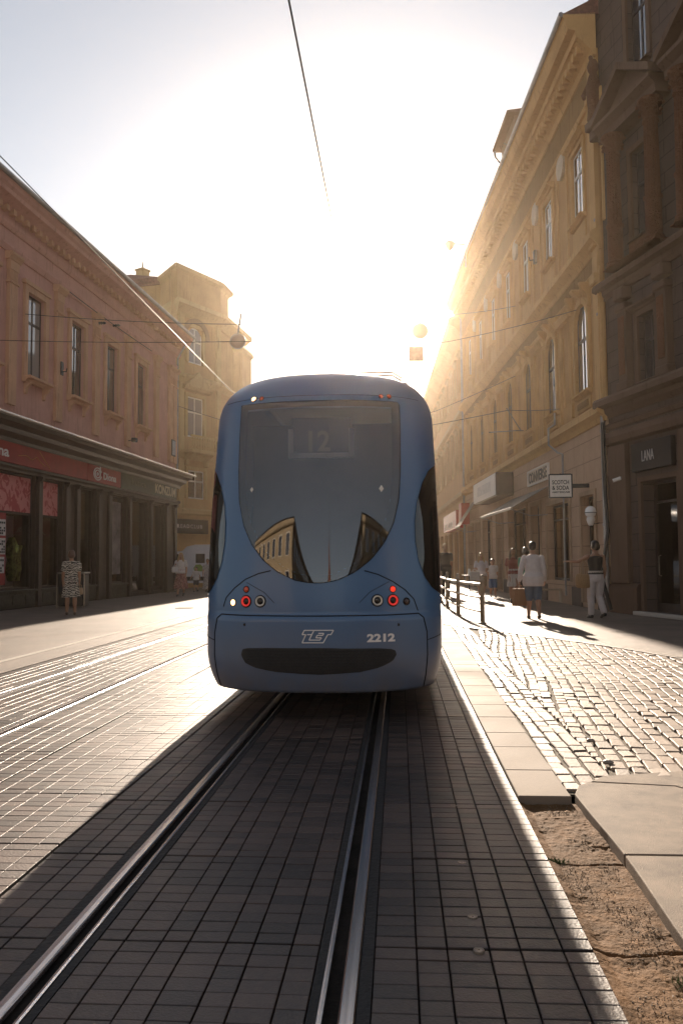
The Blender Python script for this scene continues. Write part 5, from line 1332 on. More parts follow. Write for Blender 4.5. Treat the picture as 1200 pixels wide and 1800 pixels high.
# bogies and wheels
for yb in (10.6, 19.5, 31):
    for q in (-1, 1):
        for dy in (-.85, .85):
            w_ = part('wheel', MB().lathe([(.05, -.05), (.28, -.05), (.30, -.04), (.30, .04), (.28, .05), (.05, .05)], (q*.53, yb+dy, .31), 24, 'x'), M_steel, TR)
    part('bogie_frame', MB().box(-.7, .7, yb-1.2, yb+1.2, .18, .45, .03), M_black, TR)

# ------------------------------------------------------------------ overhead wires, hung lamps
def wire(name, pts, r_, lab, cat='cable', sag=0., group=None):
    P = []
    for a, b in zip(pts[:-1], pts[1:]):
        a, b = Vector(a), Vector(b); n_ = 12
        for k in range(n_): t = k/n_; p = a.lerp(b, t); p.z -= sag*4*t*(1-t); P.append(p)
    P.append(Vector(pts[-1]))
    return tag(part(name, MB().tube(P, r_, 6), M_wire), lab, cat, group)
wire('contact_wire', [(TRK, -20, 5.56), (TRK, 20, 5.5), (TRK, 110, 5.5)], .0085, 'overhead contact wire running down the middle of the sky over the tram', 'overhead wire')
wire('contact_wire', [(-3.95, -20, 5.56), (-3.95, 24, 5.55), (-3.95, 110, 5.5)], .006, 'overhead contact wire crossing the sky at upper left along the salmon roof', 'overhead wire')
def wpt(Wl, x, y, out=0.): s_, z_ = Wl.px(x, y, out); p = Wl.A+Wl.u*s_+Wl.n*out; return (p.x, p.y, z_)
Yl = 27.0
pL = wpt(LB, 150, 562, .0); pM = (-5.17, 26.4, 8.55)
wire('span_wire', [wpt(RB, 905, 538, .05), tuple(at_y(738, 556, 27.5)), tuple(at_y(432, 570, 27.5)), wpt(LB, 45, 552, .12)], .012, 'upper span wire carrying the round hung lamps across the street', 'cable', .08, 'span wires across the street')
wire('span_wire', [wpt(RB, 1012, 545, .1), tuple(at_y(790, 600, 25)), tuple(at_y(640, 611, 25)), tuple(at_y(430, 600, 25)), wpt(LB, 0, 598, .12)], .010, 'lower span wire passing just under the round hung lamps', 'cable', .05, 'span wires across the street')
wire('span_wire', [wpt(RB, 905, 661, .1), tuple(at_y(767, 722, 30)), (-3.95, 30, 5.62)], .011, 'sunlit span wire rising right to the ochre front above the tram corner', 'cable', .02, 'span wires across the street')
wire('span_wire', [wpt(TB, 303, 710, .1), tuple(at_y(388, 738, 40)), (-3.95, 36, 5.7)], .014, 'sunlit span wire from the yellow corner house down to the tram roof', 'cable', .02, 'span wires across the street')
wire('span_wire', [wpt(LB, 123, 513, .12), wpt(LB, 267, 617, .5)], .016, 'dark feeder cable along the upper salmon wall', 'cable', .05)
wire('span_wire', [wpt(RB, 982, 719, .1), wpt(RB, 893, 721, 2.0), (TRK, 28, 5.9)], .012, 'span wire from the wall bracket beside the second arched window', 'cable', .03, 'span wires across the street')
mb = MB(); a0 = wpt(RB, 915, 757, .05); a1 = wpt(RB, 890, 718, 1.6); mb.tube([a0, a1], .02, 6); mb.tube([wpt(RB, 925, 757, .0), wpt(RB, 905, 757, .35), wpt(RB, 860, 760, 2.2)], .025, 6)
tag(part('wire_bracket', mb, M_black), 'black bracket arm holding span wires on the ochre wall', 'bracket')
for (x, y, lab) in ((940, 452, 'small anchor box between the two nearest top windows'), (108, 648, 'wire anchor on the salmon pilaster by the second window')):
    Wl = RB if x > 600 else LB; s_, z_ = Wl.px(x, y, .1); t = wall_thing(Wl, 'wire_anchor', lab, 'anchor', s_, z_)
    part('plate', MB().box(-.1, .1, .05, .16, -.25, .25, .02), M_black, t); part('hook', MB().tube([(0, .16, -.1), (0, .3, -.12), (0, .32, 0)], .025, 6), M_black, t)
for (x, y, Y, lab) in ((205, 572, 25, 'left insulator on the upper span wire before the salmon wall'), (180, 568, 24.6, 'second insulator on the upper span wire before the salmon wall')):
    p = at_y(x, y, Y); tag(part('insulator', MB().lathe([(.02, -.12), (.05, -.1), (.03, -.06), (.05, -.02), (.03, .02), (.05, .06), (.03, .1), (.02, .12)], (0, 0, 0), 8, 'x'), M_black), lab, 'insulator').location = p
def hung_lamp(x, y, Y, label, rodpx, sq=None):
    c = at_y(x, y, Y); t = thing('hanging_lamp', label, 'lamp', (c.x, c.y, c.z), 0, 'round lamps hung over the street'); r_ = 13.8/1413*Y
    part('shade', MB().lathe([(.02, -.09), (r_*.6, -.08), (r_*.95, -.03), (r_, 0), (r_*.95, .03), (r_*.6, .08), (.02, .09)], (0, 0, 0), 32, 'y'), mat('frosted lamp drum', (.24, .17, .14), .4, noise=.1), t, smooth=True)
    part('rim', MB().lathe([(r_*1.0, -.03), (r_*1.05, -.02), (r_*1.05, .02), (r_*1.0, .03)], (0, 0, 0), 32, 'y'), M_metal, t)
    top = at_y(rodpx[0], rodpx[1], Y)-c; part('hanger', MB().tube([(0, 0, r_*.9), (top.x, 0, top.z)], .035, 8), M_metal, t)
    return c
hung_lamp(418, 600, 27.5, 'left round lamp hung beside the yellow corner house', (424, 551))
c2 = hung_lamp(738, 582, 27.5, 'right round lamp hung above the tram roof', (742, 536))
c = at_y(731, 622, 25); t = thing('hanging_sign', 'square plate hung from the wire under the right round lamp', 'sign', c, R(4)); hs = 13/1413*25
part('plate', MB().box(-hs, hs, -.02, .02, -hs, hs, .008), mat('rusty back of sign', (.36, .20, .15), .6, noise=.3, nscale=5), t); part('hanger', MB().tube([(-.15, 0, hs), (-.15, 0, hs+.16)], .012, 6).tube([(.15, 0, hs), (.15, 0, hs+.16)], .012, 6), M_metal, t)
# swan neck lamp on the right eaves
p = Vector(wpt(RB, 818, 466, .95)); t = thing('eaves_lamp', 'swan neck lamp standing on the far eaves of the ochre building', 'lamp', p)
part('arm', MB().tube([(0, 0, -.1), (0, 0, 1.0), (-.06, 0, 1.08), (-.62, 0, 1.12)], .045, 8), M_metal, t)
part('head', MB().lathe([(.02, .16), (.2, .12), (.27, .0), (.24, -.06), (.18, -.2), (.05, -.33)], (-.78, 0, 1.12), 16), M_metal, t, smooth=True)
# roof aerials
for (x, y, lab) in ((882, 250, 'upper television aerial above the eaves beside the dormer'), (880, 285, 'larger television aerial below the dormer on the ochre roof'), (927, 192, 'curled aerial on top of the dormer')):
    p = Vector(wpt(RB, x, y, .2)); t = thing('roof_aerial', lab, 'aerial', p, 0, 'aerials on the ochre roof')
    base = Vector(wpt(RB, x+22, y+12, .2))-p
    part('mast', MB().tube([tuple(base), (0, 0, 0), (-.15, 0, .02)], .018, 5), M_wire, t); mb = MB()
    for k in range(4): mb.tube([(.1*k-.1, -.1, -.32+.05*k), (.1*k-.05, .1, .32-.05*k)], .010, 4)
    part('elements', mb, M_wire, t)

for k, (x, y, lab) in enumerate(((797, 1416, 'metal stud set in the shaded paving right of the rail, farthest of five'), (806, 1481, 'second farthest metal stud in the shaded paving right of the rail'), (811, 1516, 'middle metal stud in the shaded paving right of the rail'), (830, 1611, 'second nearest metal stud in the shaded paving right of the rail'), (841, 1670, 'nearest metal stud in the shaded paving right of the rail'))):
    p = at_z(x, y); tag(part('paving_stud', MB().lathe([(.004, -.01), (.004, .001), (.012, .0015), (.017, .003), (.021, .001), (.022, -.01)], (0, 0, 0), 16), M_steel), lab, 'stud', 'metal studs in the track paving').location = p
for k, (x, y, r_, lab) in enumerate(((1037, 1303, .024, 'loose pale stone lying on the cobbles, upper one'), (1068, 1342, .028, 'loose pale stone lying on the cobbles, lower one'), (937, 1228, .018, 'small loose stone on the cobbles near the slab strip'))):
    p = at_z(x, y); mb = MB(); rings = []
    for q in range(1, 7):
        t_ = PI*q/7; rings.append([(r_*1.4*math.sin(t_)*math.cos(a_)*(1+.15*math.sin(3*a_+q)), r_*math.sin(t_)*math.sin(a_)*(1+.12*math.cos(2*a_+q)), .6*r_*(.6-math.cos(t_))) for a_ in [2*PI*w/12 for w in range(12)]])
    mb.loft(rings); tag(part('loose_stone', mb, M_kerb, smooth=True), lab, 'stone').location = p
# ------------------------------------------------------------------ street furniture on the right
FP = [(1.88, 18.63), (1.53, 21.34), (1.44, 24.6), (1.42, 28.0), (1.42, 31.4)]
M_railp = mat('pale railing paint', (.42, .34, .25), .45, noise=.2, nscale=14, metal=.15)
fe = thing('railing', 'low steel tube railing with three rails along the kerb right of the tram', 'railing', (1.88, 18.63, 0)); o0 = Vector((1.88, 18.63, 0))
for x, y in FP:
    mb = MB(); mb.lathe([(.052, .0), (.052, .98), (.06, .99), (.05, 1.02), (.03, 1.04), (.045, 1.075), (.03, 1.11), (.004, 1.12)], (x-o0.x, y-o0.y, 0), 14); mb.lathe([(.09, 0), (.09, .03), (.055, .05)], (x-o0.x, y-o0.y, 0), 14); part('post', mb, M_railp, fe, smooth=True)
for z in (.9, .60, .28):
    pts = []
    for a, b in zip(FP[:-1], FP[1:]):
        for q in range(6):
            t_ = q/6; pts.append((a[0]+(b[0]-a[0])*t_-o0.x - .05*math.sin(PI*t_), a[1]+(b[1]-a[1])*t_-o0.y, z))
    part('rail', MB().tube(pts, .028 if z < .9 else .034, 8), M_railp, fe)
p = at_z(985, 1050); t = thing('utility_cabinet', 'grey utility cabinet covered in graffiti stickers by the shop window', 'cabinet', (p.x+.25, p.y-.1, .012), R(-6))
M_graf = mat('stickers and graffiti', (.34, .30, .30), .6, rgb2=(.06, .045, .04), nscale=7, detail=6)
part('plinth', MB().box(-.36, .36, -.25, .25, 0, .28, .02), mat('dark cabinet plinth', (.05, .045, .04), .8), t)
part('body', MB().box(-.34, .34, -.23, .23, .282, 1.5, .015), M_graf, t); part('lid', MB().box(-.37, .37, -.26, .26, 1.502, 1.55, .01), M_metal, t)
part('door', MB().box(-.30, .30, -.245, -.231, .34, 1.44, .006), M_graf, t)
p = at_z(945, 1062); t = thing('bench', 'pale wooden bench under the shop window left of the graffiti cabinet', 'bench', (p.x+.35, p.y+.6, .012), R(4))
part('seat', MB().box(-.75, .75, -.2, .2, .42, .47, .01), mat('pale bench wood', (.40, .30, .20), .6, noise=.2, nscale=4), t)
for q in (-.55, .55): part('leg', MB().box(q-.05, q+.05, -.17, .17, 0, .419), MATS['pale bench wood'], t)
p = at_z(1062, 1078); 
tag(part('drain_hose', MB().tube([(5.62, 22.35, 5.2), (5.60, 22.2, 3.2), (5.62, 22.1, 2.2), (5.50, 22.1, 1.5), (5.45, 22.15, .9), (5.62, 22.0, .1)], .05, 8), M_black), 'sagging black cable conduit between the ochre wall and the dark house', 'pipe')
# cafe furniture far down
for (x, y, lab) in ((835, 1043, 'cafe table with white cups beyond the railing'), (862, 1046, 'cafe table beside the boy in blue shorts')):
    p = at_z(x, y); t = thing('cafe_table', lab, 'table', (p.x, p.y+3, .012), 0, 'cafe tables on the right pavement')
    part('top', MB().lathe([(.01, .72), (.35, .72), (.35, .75), (.01, .75)], seg=20), M_frame_white, t); part('stem', MB().tube([(0, 0, 0), (0, 0, .72)], .03, 8), M_black, t); part('foot', MB().lathe([(.22, 0), (.22, .02), (.03, .05)], seg=16), M_black, t)
    tag(part('menu_card', MB().prism([(-.08, 0), (.08, 0), (.05, .3), (-.05, .3)], -.03, .03), M_white), lab.replace('cafe table', 'folded white card on the cafe table'), 'menu card').location = (p.x, p.y+3, .765)

# ------------------------------------------------------------------ white van
VX, VY = -13.9, 43.9
van = thing('van', 'white high roofed delivery van parked across the side street by the yellow house', 'van', (VX, VY, 0))
def van_ring(y, k):
    # side outline (x forward to the left is small x), z up
    P = [(.0, .55), (.02, .95), (.12, 1.12), (.85, 1.32), (1.35, 1.9), (1.6, 2.05), (2.2, 2.12), (2.45, 2.35), (2.9, 2.45), (5.6, 2.45), (5.75, 2.3), (5.8, .6), (5.6, .38), (.3, .36)]
    cx0, cz0 = 2.9, 1.3
    return [(cx0+(x-cx0)*k, y, cz0+(z-cz0)*(.5+.5*k)) for x, z in P]
M_van = mat('white van paint', (.62, .62, .66), .35, coat=.4, noise=.05)
mb = MB(); mb.loft([van_ring(-.98, .965), van_ring(-1.0, .985), van_ring(-.94, 1.0), van_ring(.94, 1.0), van_ring(1.0, .985), van_ring(.98, .965)]); part('body', mb, M_van, van)
for x in (.95, 4.7):
    for q in (-1, 1):
        w_ = part('wheel', MB().lathe([(.05, -.11), (.24, -.12), (.33, -.10), (.35, -.05), (.35, .05), (.33, .10), (.24, .12), (.05, .11)], (x, q*.92, .35), 24, 'y'), M_rubber, van); part('rim', MB().lathe([(.01, -.135), (.12, -.13), (.21, -.125), (.22, -.1)] if q < 0 else [(.22, .1), (.21, .125), (.12, .13), (.01, .135)], (x, q*.92, .35), 16, 'y') if False else MB().lathe([(.01, .125), (.15, .128), (.21, .122), (.21, .08)], (x, q*.92 - (0 if q < 0 else 0), .35), 16, 'y'), M_steel, w_)
part('side_window', MB().prism([(1.02, 1.42), (1.42, 1.86), (2.0, 1.95), (2.0, 1.35)], -1.003, -1.012), M_pane, van)
part('windscreen', MB().prism([(.86, 1.36), (.90, 1.36), (1.33, 1.86), (1.30, 1.88)], -.85, .85), M_pane, van)
part('side_panel_window', MB().prism([(2.95, 1.45), (3.45, 1.45), (3.45, 1.95), (2.95, 1.95)], -1.003, -1.012), M_black, van)
part('sticker', MB().prism([(2.9, 1.0), (3.3, 1.0), (3.4, 1.2), (3.2, 1.38), (2.95, 1.36), (2.82, 1.18)], -1.003, -1.008), mat('green sticker', (.22, .30, .06), .5), van)
part('side_trim', MB().box(.25, 5.6, -1.02, -1.003, .5, .72, .005), M_black, van)
part('mirror', MB().box(1.05, 1.2, -1.2, -1.02, 1.3, 1.6, .03), M_black, van)
part('headlight', MB().box(-.01, .12, -.9, -.6, .85, 1.05, .02), M_white, van); part('bumper', MB().box(-.06, .1, -.95, .95, .38, .6, .03), M_black, van)

# ------------------------------------------------------------------ people
def remesh(mb, voxel, name, smooth_it=2):
    me = mesh_of(name, mb); ob = bpy.data.objects.new(name, me); COL.objects.link(ob)
    m = ob.modifiers.new('r', 'REMESH'); m.mode = 'VOXEL'; m.voxel_size = voxel
    s_ = ob.modifiers.new('s', 'SMOOTH'); s_.iterations = smooth_it; s_.factor = .5
    dg = bpy.context.evaluated_depsgraph_get(); me2 = bpy.data.meshes.new_from_object(ob.evaluated_get(dg)); me2.name = name
    bpy.data.objects.remove(ob); bpy.data.meshes.remove(me)
    me2.polygons.foreach_set('use_smooth', [True]*len(me2.polygons)); return me2
def chain(mb, pts, rs, seg=12):
    """capsule chain with rounded ends"""
    pts = [Vector(p) for p in pts]; a = (pts[0]-pts[1]).normalized(); b = (pts[-1]-pts[-2]).normalized()
    P = [pts[0]+a*rs[0]*.9, pts[0]+a*rs[0]*.6] + pts + [pts[-1]+b*rs[-1]*.6, pts[-1]+b*rs[-1]*.9]
    Rr = [rs[0]*.3, rs[0]*.8] + list(rs) + [rs[-1]*.8, rs[-1]*.3]
    mb.tube(P, Rr, seg)
def ell(mb, c, r3, seg=14):
    rings = []
    for k in range(1, 9):
        t = PI*k/9; rings.append([(c[0]+r3[0]*math.sin(t)*math.cos(2*PI*q/seg), c[1]+r3[1]*math.sin(t)*math.sin(2*PI*q/seg), c[2]-r3[2]*math.cos(t)) for q in range(seg)])
    mb.loft(rings)
def rings_xy(mb, R_, seg=20):
    mb.loft([[(x0+a*math.cos(2*PI*q/seg), y0+b*math.sin(2*PI*q/seg), z) for q in range(seg)] for (x0, y0, z, a, b) in R_])
M_skin = mat('warm skin', (.40, .22, .14), .5, noise=.08, nscale=8); M_skin2 = mat('tanned skin', (.33, .17, .10), .5, noise=.08, nscale=8)
def person(label, loc, face, H, legs, arms, wear, hair, skin=None, female=False, look=0., child=False, group=None):
    """legs: ((knee, ankle) right, (knee, ankle) left) as offsets; arms likewise (elbow, wrist, curl)"""
    skin = skin or M_skin; t = thing('person', label, 'person', loc, face, group)
    k = H
    hs = 1.22 if child else 1.0                       # a child's head is larger for its height
    sh = (.098 if female else .108)*(1 if not child else .95); hipw = .052
    body = MB()
    tors = [(0, 0, .47, .07, .055), (0, 0, .50, .092, .066), (0, 0, .545, .093, .066), (0, 0, .60, .070 if female else .078, .052), (0, 0, .66, .076, .056), (0, .004, .72, .088, .064 if female else .060), (0, 0, .775, sh*.93, .055), (0, -.004, .805, sh*.72, .044), (0, -.004, .825, .042, .036), (0, 0, .835, .031, .031)]
    rings_xy(body, [(a*k, b*k, c*k, d*k, e*k) for a, b, c, d, e in tors])
    ca, sa_ = math.cos(look), math.sin(look)
    hz = .925 if not child else .91
    def hp(x, y, z): return ((x*ca-y*sa_)*k*hs, (x*sa_+y*ca)*k*hs+.008*k, (hz*k + z*k*hs))
    chain(body, [(0, -.004*k, .80*k), (0, .0, .85*k), hp(0, -.005, -.03)], [.036*k, .030*k, .030*k])
    ell(body, hp(0, -.004, .012), (.046*k*hs, .056*k*hs, .056*k*hs)); ell(body, hp(0, .014, -.022), (.036*k*hs, .038*k*hs, .042*k*hs))
    chain(body, [hp(0, .046, -.002), hp(0, .060, -.018)], [.006*k*hs, .0085*k*hs], 8)                     # nose
    for q in (-1, 1): ell(body, hp(q*.047, -.004, -.008), (.006*k*hs, .011*k*hs, .016*k*hs), 8)           # ears
    J = {}
    for q, (kn, an) in zip((1, -1), legs):
        hip = Vector((q*hipw, 0, .49))*k; knee = (Vector((q*(hipw+.002), 0, .275)) + Vector(kn))*k; ank = (Vector((q*(hipw-.002), 0, .045)) + Vector(an))*k
        calf = knee.lerp(ank, .35) + Vector((0, -.010*k, 0))
        chain(body, [hip, hip.lerp(knee, .45), knee, calf, ank], [.056*k, .048*k, .033*k, .034*k, .020*k])
        d = (knee-ank).normalized(); pitch = an[2]   # lifted heel turns the foot down
        toe = ank + Vector((0, .088, -.032 - pitch*.9))*k; heel = ank + Vector((0, -.022, -.022))*k
        chain(body, [heel, ank.lerp(toe, .4)+Vector((0, 0, -.004*k)), toe], [.019*k, .021*k, .014*k])
        J['leg', q] = (hip, knee, calf, ank, heel, toe)
    for q, (el_, wr, curl) in zip((1, -1), arms):
        shd = Vector((q*sh, 0, .785))*k; elb = shd + Vector(el_)*k; wri = elb + Vector(wr)*k
        chain(body, [shd, shd.lerp(elb, .5), elb, elb.lerp(wri, .4), wri], [.033*k, .028*k, .023*k, .023*k, .0145*k])
        d = (wri-elb).normalized(); side = Vector((0, 1, 0)) if abs(d.y) < .8 else Vector((0, 0, 1)); side = (side - d*side.dot(d)).normalized(); pn = d.cross(side)*(-q)
        palm = wri + d*.022*k; kn_ = wri + d*.045*k
        for s_ in (-.012, 0, .012): chain(body, [wri+side*s_*.4*k, kn_+side*s_*k], [.010*k, .009*k], 8)
        for j, (so, ln) in enumerate(((.017, .036), (.006, .043), (-.005, .040), (-.016, .031))):
            b0 = kn_ + side*so*k; b1 = b0 + (d*math.cos(curl*.5)+pn*math.sin(curl*.5))*ln*.5*k; b2 = b1 + (d*math.cos(curl*1.3)+pn*math.sin(curl*1.3))*ln*.5*k
            chain(body, [b0, b1, b2], [.0054*k, .005*k, .0042*k], 6)
        th0 = wri + d*.015*k + side*.014*k; th1 = th0 + (side*.8+d*.6+pn*.3).normalized()*.022*k; th2 = th1 + (d+pn*.6).normalized()*.018*k
        chain(body, [th0, th1, th2], [.007*k, .006*k, .005*k], 6)
        J['arm', q] = (shd, elb, wri, kn_)
    part('body', remesh(body, .0065, 'body', 1), skin, t)
    # eyes and mouth
    em = MB()
    for q in (-1, 1): ell(em, hp(q*.018, .047, .006), (.006*k, .004*k, .004*k), 8)
    part('eyes', em, mat('dark eyes', (.03, .02, .015), .3), t)
    mm = MB(); ell(mm, hp(0, .049, -.036), (.013*k, .004*k, .0035*k), 8); part('mouth', mm, mat('lips', (.35, .12, .09), .5), t)
    bw = MB()
    for q in (-1, 1): chain(bw, [hp(q*.010, .051, .017), hp(q*.026, .044, .018)], [.0025*k, .002*k], 6)
    part('eyebrows', bw, hair[1], t)
    # hair
    hm = MB(); style, hmat = hair
    ell(hm, hp(0, -.011, .020), (.051*k*hs, .058*k*hs, .055*k*hs))
    if style == 'short': ell(hm, hp(0, -.026, -.005), (.046*k*hs, .042*k*hs, .045*k*hs))
    if style == 'bob':
        ell(hm, hp(0, -.024, -.012), (.055*k*hs, .048*k*hs, .052*k*hs)); ell(hm, hp(.036, -.004, -.012), (.018*k*hs, .03*k*hs, .035*k*hs)); ell(hm, hp(-.036, -.004, -.012), (.018*k*hs, .03*k*hs, .035*k*hs))
    if style == 'long':
        chain(hm, [hp(0, -.025, .01), hp(0, -.045, -.06), (0, -.055*k, .80*k), (0, -.06*k, .72*k)], [.046*k, .052*k, .055*k, .035*k])
        for q in (-1, 1): chain(hm, [hp(q*.035, .006, .02), hp(q*.05, .008, -.04), (q*.058*k, .02*k, .80*k), (q*.05*k, .035*k, .73*k)], [.02*k, .022*k, .026*k, .014*k])
    if style == 'bun': ell(hm, hp(0, -.024, -.008), (.048*k*hs, .044*k*hs, .045*k*hs)); ell(hm, hp(0, -.07, .01), (.022*k, .022*k, .022*k))
    part('hair', remesh(hm, .009, 'hair', 2), hmat, t)
    # clothes
    for item in wear:
        kind, m = item[0], item[1]; cl = MB(); e = .011*k
        if kind in ('shirt', 'tee', 'tank', 'dress'):
            lo = item[2] if len(item) > 2 else .50
            loose = item[3] if len(item) > 3 else 1.
            R2_ = [(0, 0, lo, .106*loose, .080*loose)] + [(a, b, c, d*(loose if c < .7 else 1)+.009, f*(loose if c < .7 else 1)+.009) for a, b, c, d, f in [(a_, b_, c_, max(d_, .108) if c_ < .56 else d_, max(f_, .082) if c_ < .56 else f_) for a_, b_, c_, d_, f_ in tors] if lo+.02 < c <= (.81 if kind != 'tank' else .79)] + [(0, -.004, .825 if kind != 'tank' else .80, .050 if kind != 'tank' else .06, .043)]
            if kind == 'dress':
                hem = item[4] if len(item) > 4 else .28; fl = item[5] if len(item) > 5 else .12
                seg_ = 28; rr_ = []
                R2_ = [r__ for r__ in R2_ if r__[2] > .56]
                n_ = 8
                for q_ in range(n_+1):
                    z = hem + (.56-hem)*q_/n_; w_ = fl + (.088-fl)*(q_/n_)**1.2
                    if .48 < z: w_ = max(w_, .103)
                    rr_.append((0, 0, z, w_, w_*.78))
                R2_ = rr_ + R2_
            rings_xy(cl, [(a*k, b*k, c*k, d*k, f*k) for a, b, c, d, f in R2_], 24)
            for q in (1, -1):
                shd, elb, wri, _ = J['arm', q]
                if kind == 'shirt': chain(cl, [shd, shd.lerp(elb, .5), elb, elb.lerp(wri, .5), elb.lerp(wri, .93)], [.038*k, .037*k, .033*k, .031*k, .024*k])
                elif kind in ('tee', 'dress'): chain(cl, [shd, shd.lerp(elb, .6)], [.042*k, .040*k])
                else: chain(cl, [shd*.92+Vector((0, 0, .06*k)), shd.lerp(elb, .05)*.93+Vector((0, 0, .05*k))], [.022*k, .02*k])
            nm = {'shirt': 'shirt', 'tee': 'tshirt', 'tank': 'top', 'dress': 'dress'}[kind]
        elif kind in ('trousers', 'shorts'):
            frac = item[2] if len(item) > 2 else 1.
            rings_xy(cl, [(0, 0, .465*k, .088*k, .066*k), (0, 0, .50*k, .104*k, .077*k), (0, 0, .55*k, .103*k, .075*k), (0, 0, .605*k, .086*k, .063*k)], 24)
            for q in (1, -1):
                hip, knee, calf, ank, heel, toe = J['leg', q]
                if kind == 'shorts': chain(cl, [hip, hip.lerp(knee, .5), hip.lerp(knee, frac)], [.064*k, .060*k, .056*k])
                else: chain(cl, [hip, hip.lerp(knee, .5), knee, calf, knee.lerp(ank, .7), ank.lerp(knee, .08)], [.063*k, .056*k, .044*k, .043*k, .040*k, .038*k])
            nm = kind
        elif kind == 'skirt':
            hem, fl = item[2], item[3]; rr_ = []
            for q_ in range(9):
                z = hem+(.62-hem)*q_/8; w_ = fl+(.080-fl)*(q_/8)**1.1
                if z > .46 and z < .58: w_ = max(w_, .102)
                rr_.append((0, 0, z*k, w_*k, w_*k*.8))
            rings_xy(cl, rr_, 28); nm = 'skirt'
        elif kind == 'shoes':
            for q in (1, -1):
                hip, knee, calf, ank, heel, toe = J['leg', q]
                chain(cl, [heel+Vector((0, -.004*k, 0)), ank.lerp(toe, .45)+Vector((0, 0, -.005*k)), toe+Vector((0, .006*k, 0))], [.023*k, .025*k, .018*k])
            nm = 'shoes'
        elif kind == 'belt':
            rings_xy(cl, [(0, 0, .585*k, .098*k, .073*k), (0, 0, .605*k, .096*k, .071*k)], 24); nm = 'belt'
        ms = remesh(cl, .008, nm, 2) if kind != 'belt' else mesh_of('belt', cl)
        # soft folds in the cloth
        n_ = len(ms.vertices); co = np.empty(n_*3); ms.vertices.foreach_get('co', co); co = co.reshape(-1, 3)
        if kind in ('dress', 'skirt', 'shirt', 'trousers'):
            an_ = np.arctan2(co[:, 1], co[:, 0]); am = .012*k if kind in ('dress', 'skirt') else .0025*k
            low = np.clip((.62*k-co[:, 2])/(.3*k), .15, 1)
            s_ = am*np.sin(an_*9+co[:, 2]*5)*low + .4*am*np.sin(an_*17+co[:, 2]*13+1)
            co[:, 0] += np.cos(an_)*s_; co[:, 1] += np.sin(an_)*s_; ms.vertices.foreach_set('co', co.ravel())
        part(nm, ms, m, t)
    P_ = t.matrix_basis
    t['_'] = 0; del t['_']
    def world(v): return Matrix.Translation(Vector(loc)) @ Matrix.Rotation(face, 4, 'Z') @ Vector(v)
    return t, {kk: tuple(world(x) for x in vv) for kk, vv in J.items()}
def pattern(name, a, b, scale, kind='zebra'):
    m = bpy.data.materials.new(name); m.use_nodes = True; nt = m.node_tree; L = nt.links; bb = nt.nodes['Principled BSDF']; bb.inputs['Roughness'].default_value = .8
    tc = nt.nodes.new('ShaderNodeTexCoord')
    if kind == 'zebra':
        w_ = nt.nodes.new('ShaderNodeTexWave'); w_.bands_direction = 'Z'; w_.inputs['Scale'].default_value = scale; w_.inputs['Distortion'].default_value = 9; w_.inputs['Detail'].default_value = 2; w_.inputs['Detail Scale'].default_value = 1.6; src = w_.outputs['Fac']; L.new(tc.outputs['Object'], w_.inputs['Vector'])
    else:
        w_ = nt.nodes.new('ShaderNodeTexNoise'); w_.inputs['Scale'].default_value = scale; w_.inputs['Detail'].default_value = 2; src = w_.outputs['Fac']; L.new(tc.outputs['Object'], w_.inputs['Vector'])
    cr = nt.nodes.new('ShaderNodeValToRGB'); e_ = cr.color_ramp.elements; e_[0].position = .47; e_[0].color = (*a, 1); e_[1].position = .53; e_[1].color = (*b, 1); L.new(src, cr.inputs[0]); L.new(cr.outputs[0], bb.inputs['Base Color']); return m
cloth = lambda n_, c: mat(n_, c, .85, noise=.08, nscale=10, bump=.15, bscale=200)
H_brown = mat('brown hair', (.09, .045, .022), .45, noise=.3, nscale=30, stretch=(4, 4, 1)); H_blond = mat('blond hair', (.42, .27, .12), .45, noise=.3, nscale=30, stretch=(4, 4, 1)); H_dark = mat('dark hair', (.025, .015, .010), .4, noise=.3, nscale=30); H_grey = mat('greying brown hair', (.10, .05, .033), .5, noise=.3, nscale=30)
STAND = (((0, .0, 0), (0, 0, 0)), ((0, .0, 0), (0, 0, 0)))
WALK = (((0, .05, 0), (0, .10, 0)), ((0, .02, 0), (0, -.09, .035)))
WALK2 = (((0, .02, 0), (0, -.09, .035)), ((0, .05, 0), (0, .10, 0)))
DOWN = ((.015, -.01, -.165), (.0, .02, -.14), .5)
DOWNL = ((-.015, -.01, -.165), (.0, .02, -.14), .5)
SWF = ((.02, .03, -.16), (0, .05, -.13), .6); SWFL = ((-.02, .03, -.16), (0, .05, -.13), .6)
SWB = ((.02, -.05, -.155), (0, -.01, -.14), .6); SWBL = ((-.02, -.05, -.155), (0, -.01, -.14), .6)
zeb = pattern('zebra print cloth', (.03, .025, .02), (.50, .45, .38), 5.5)
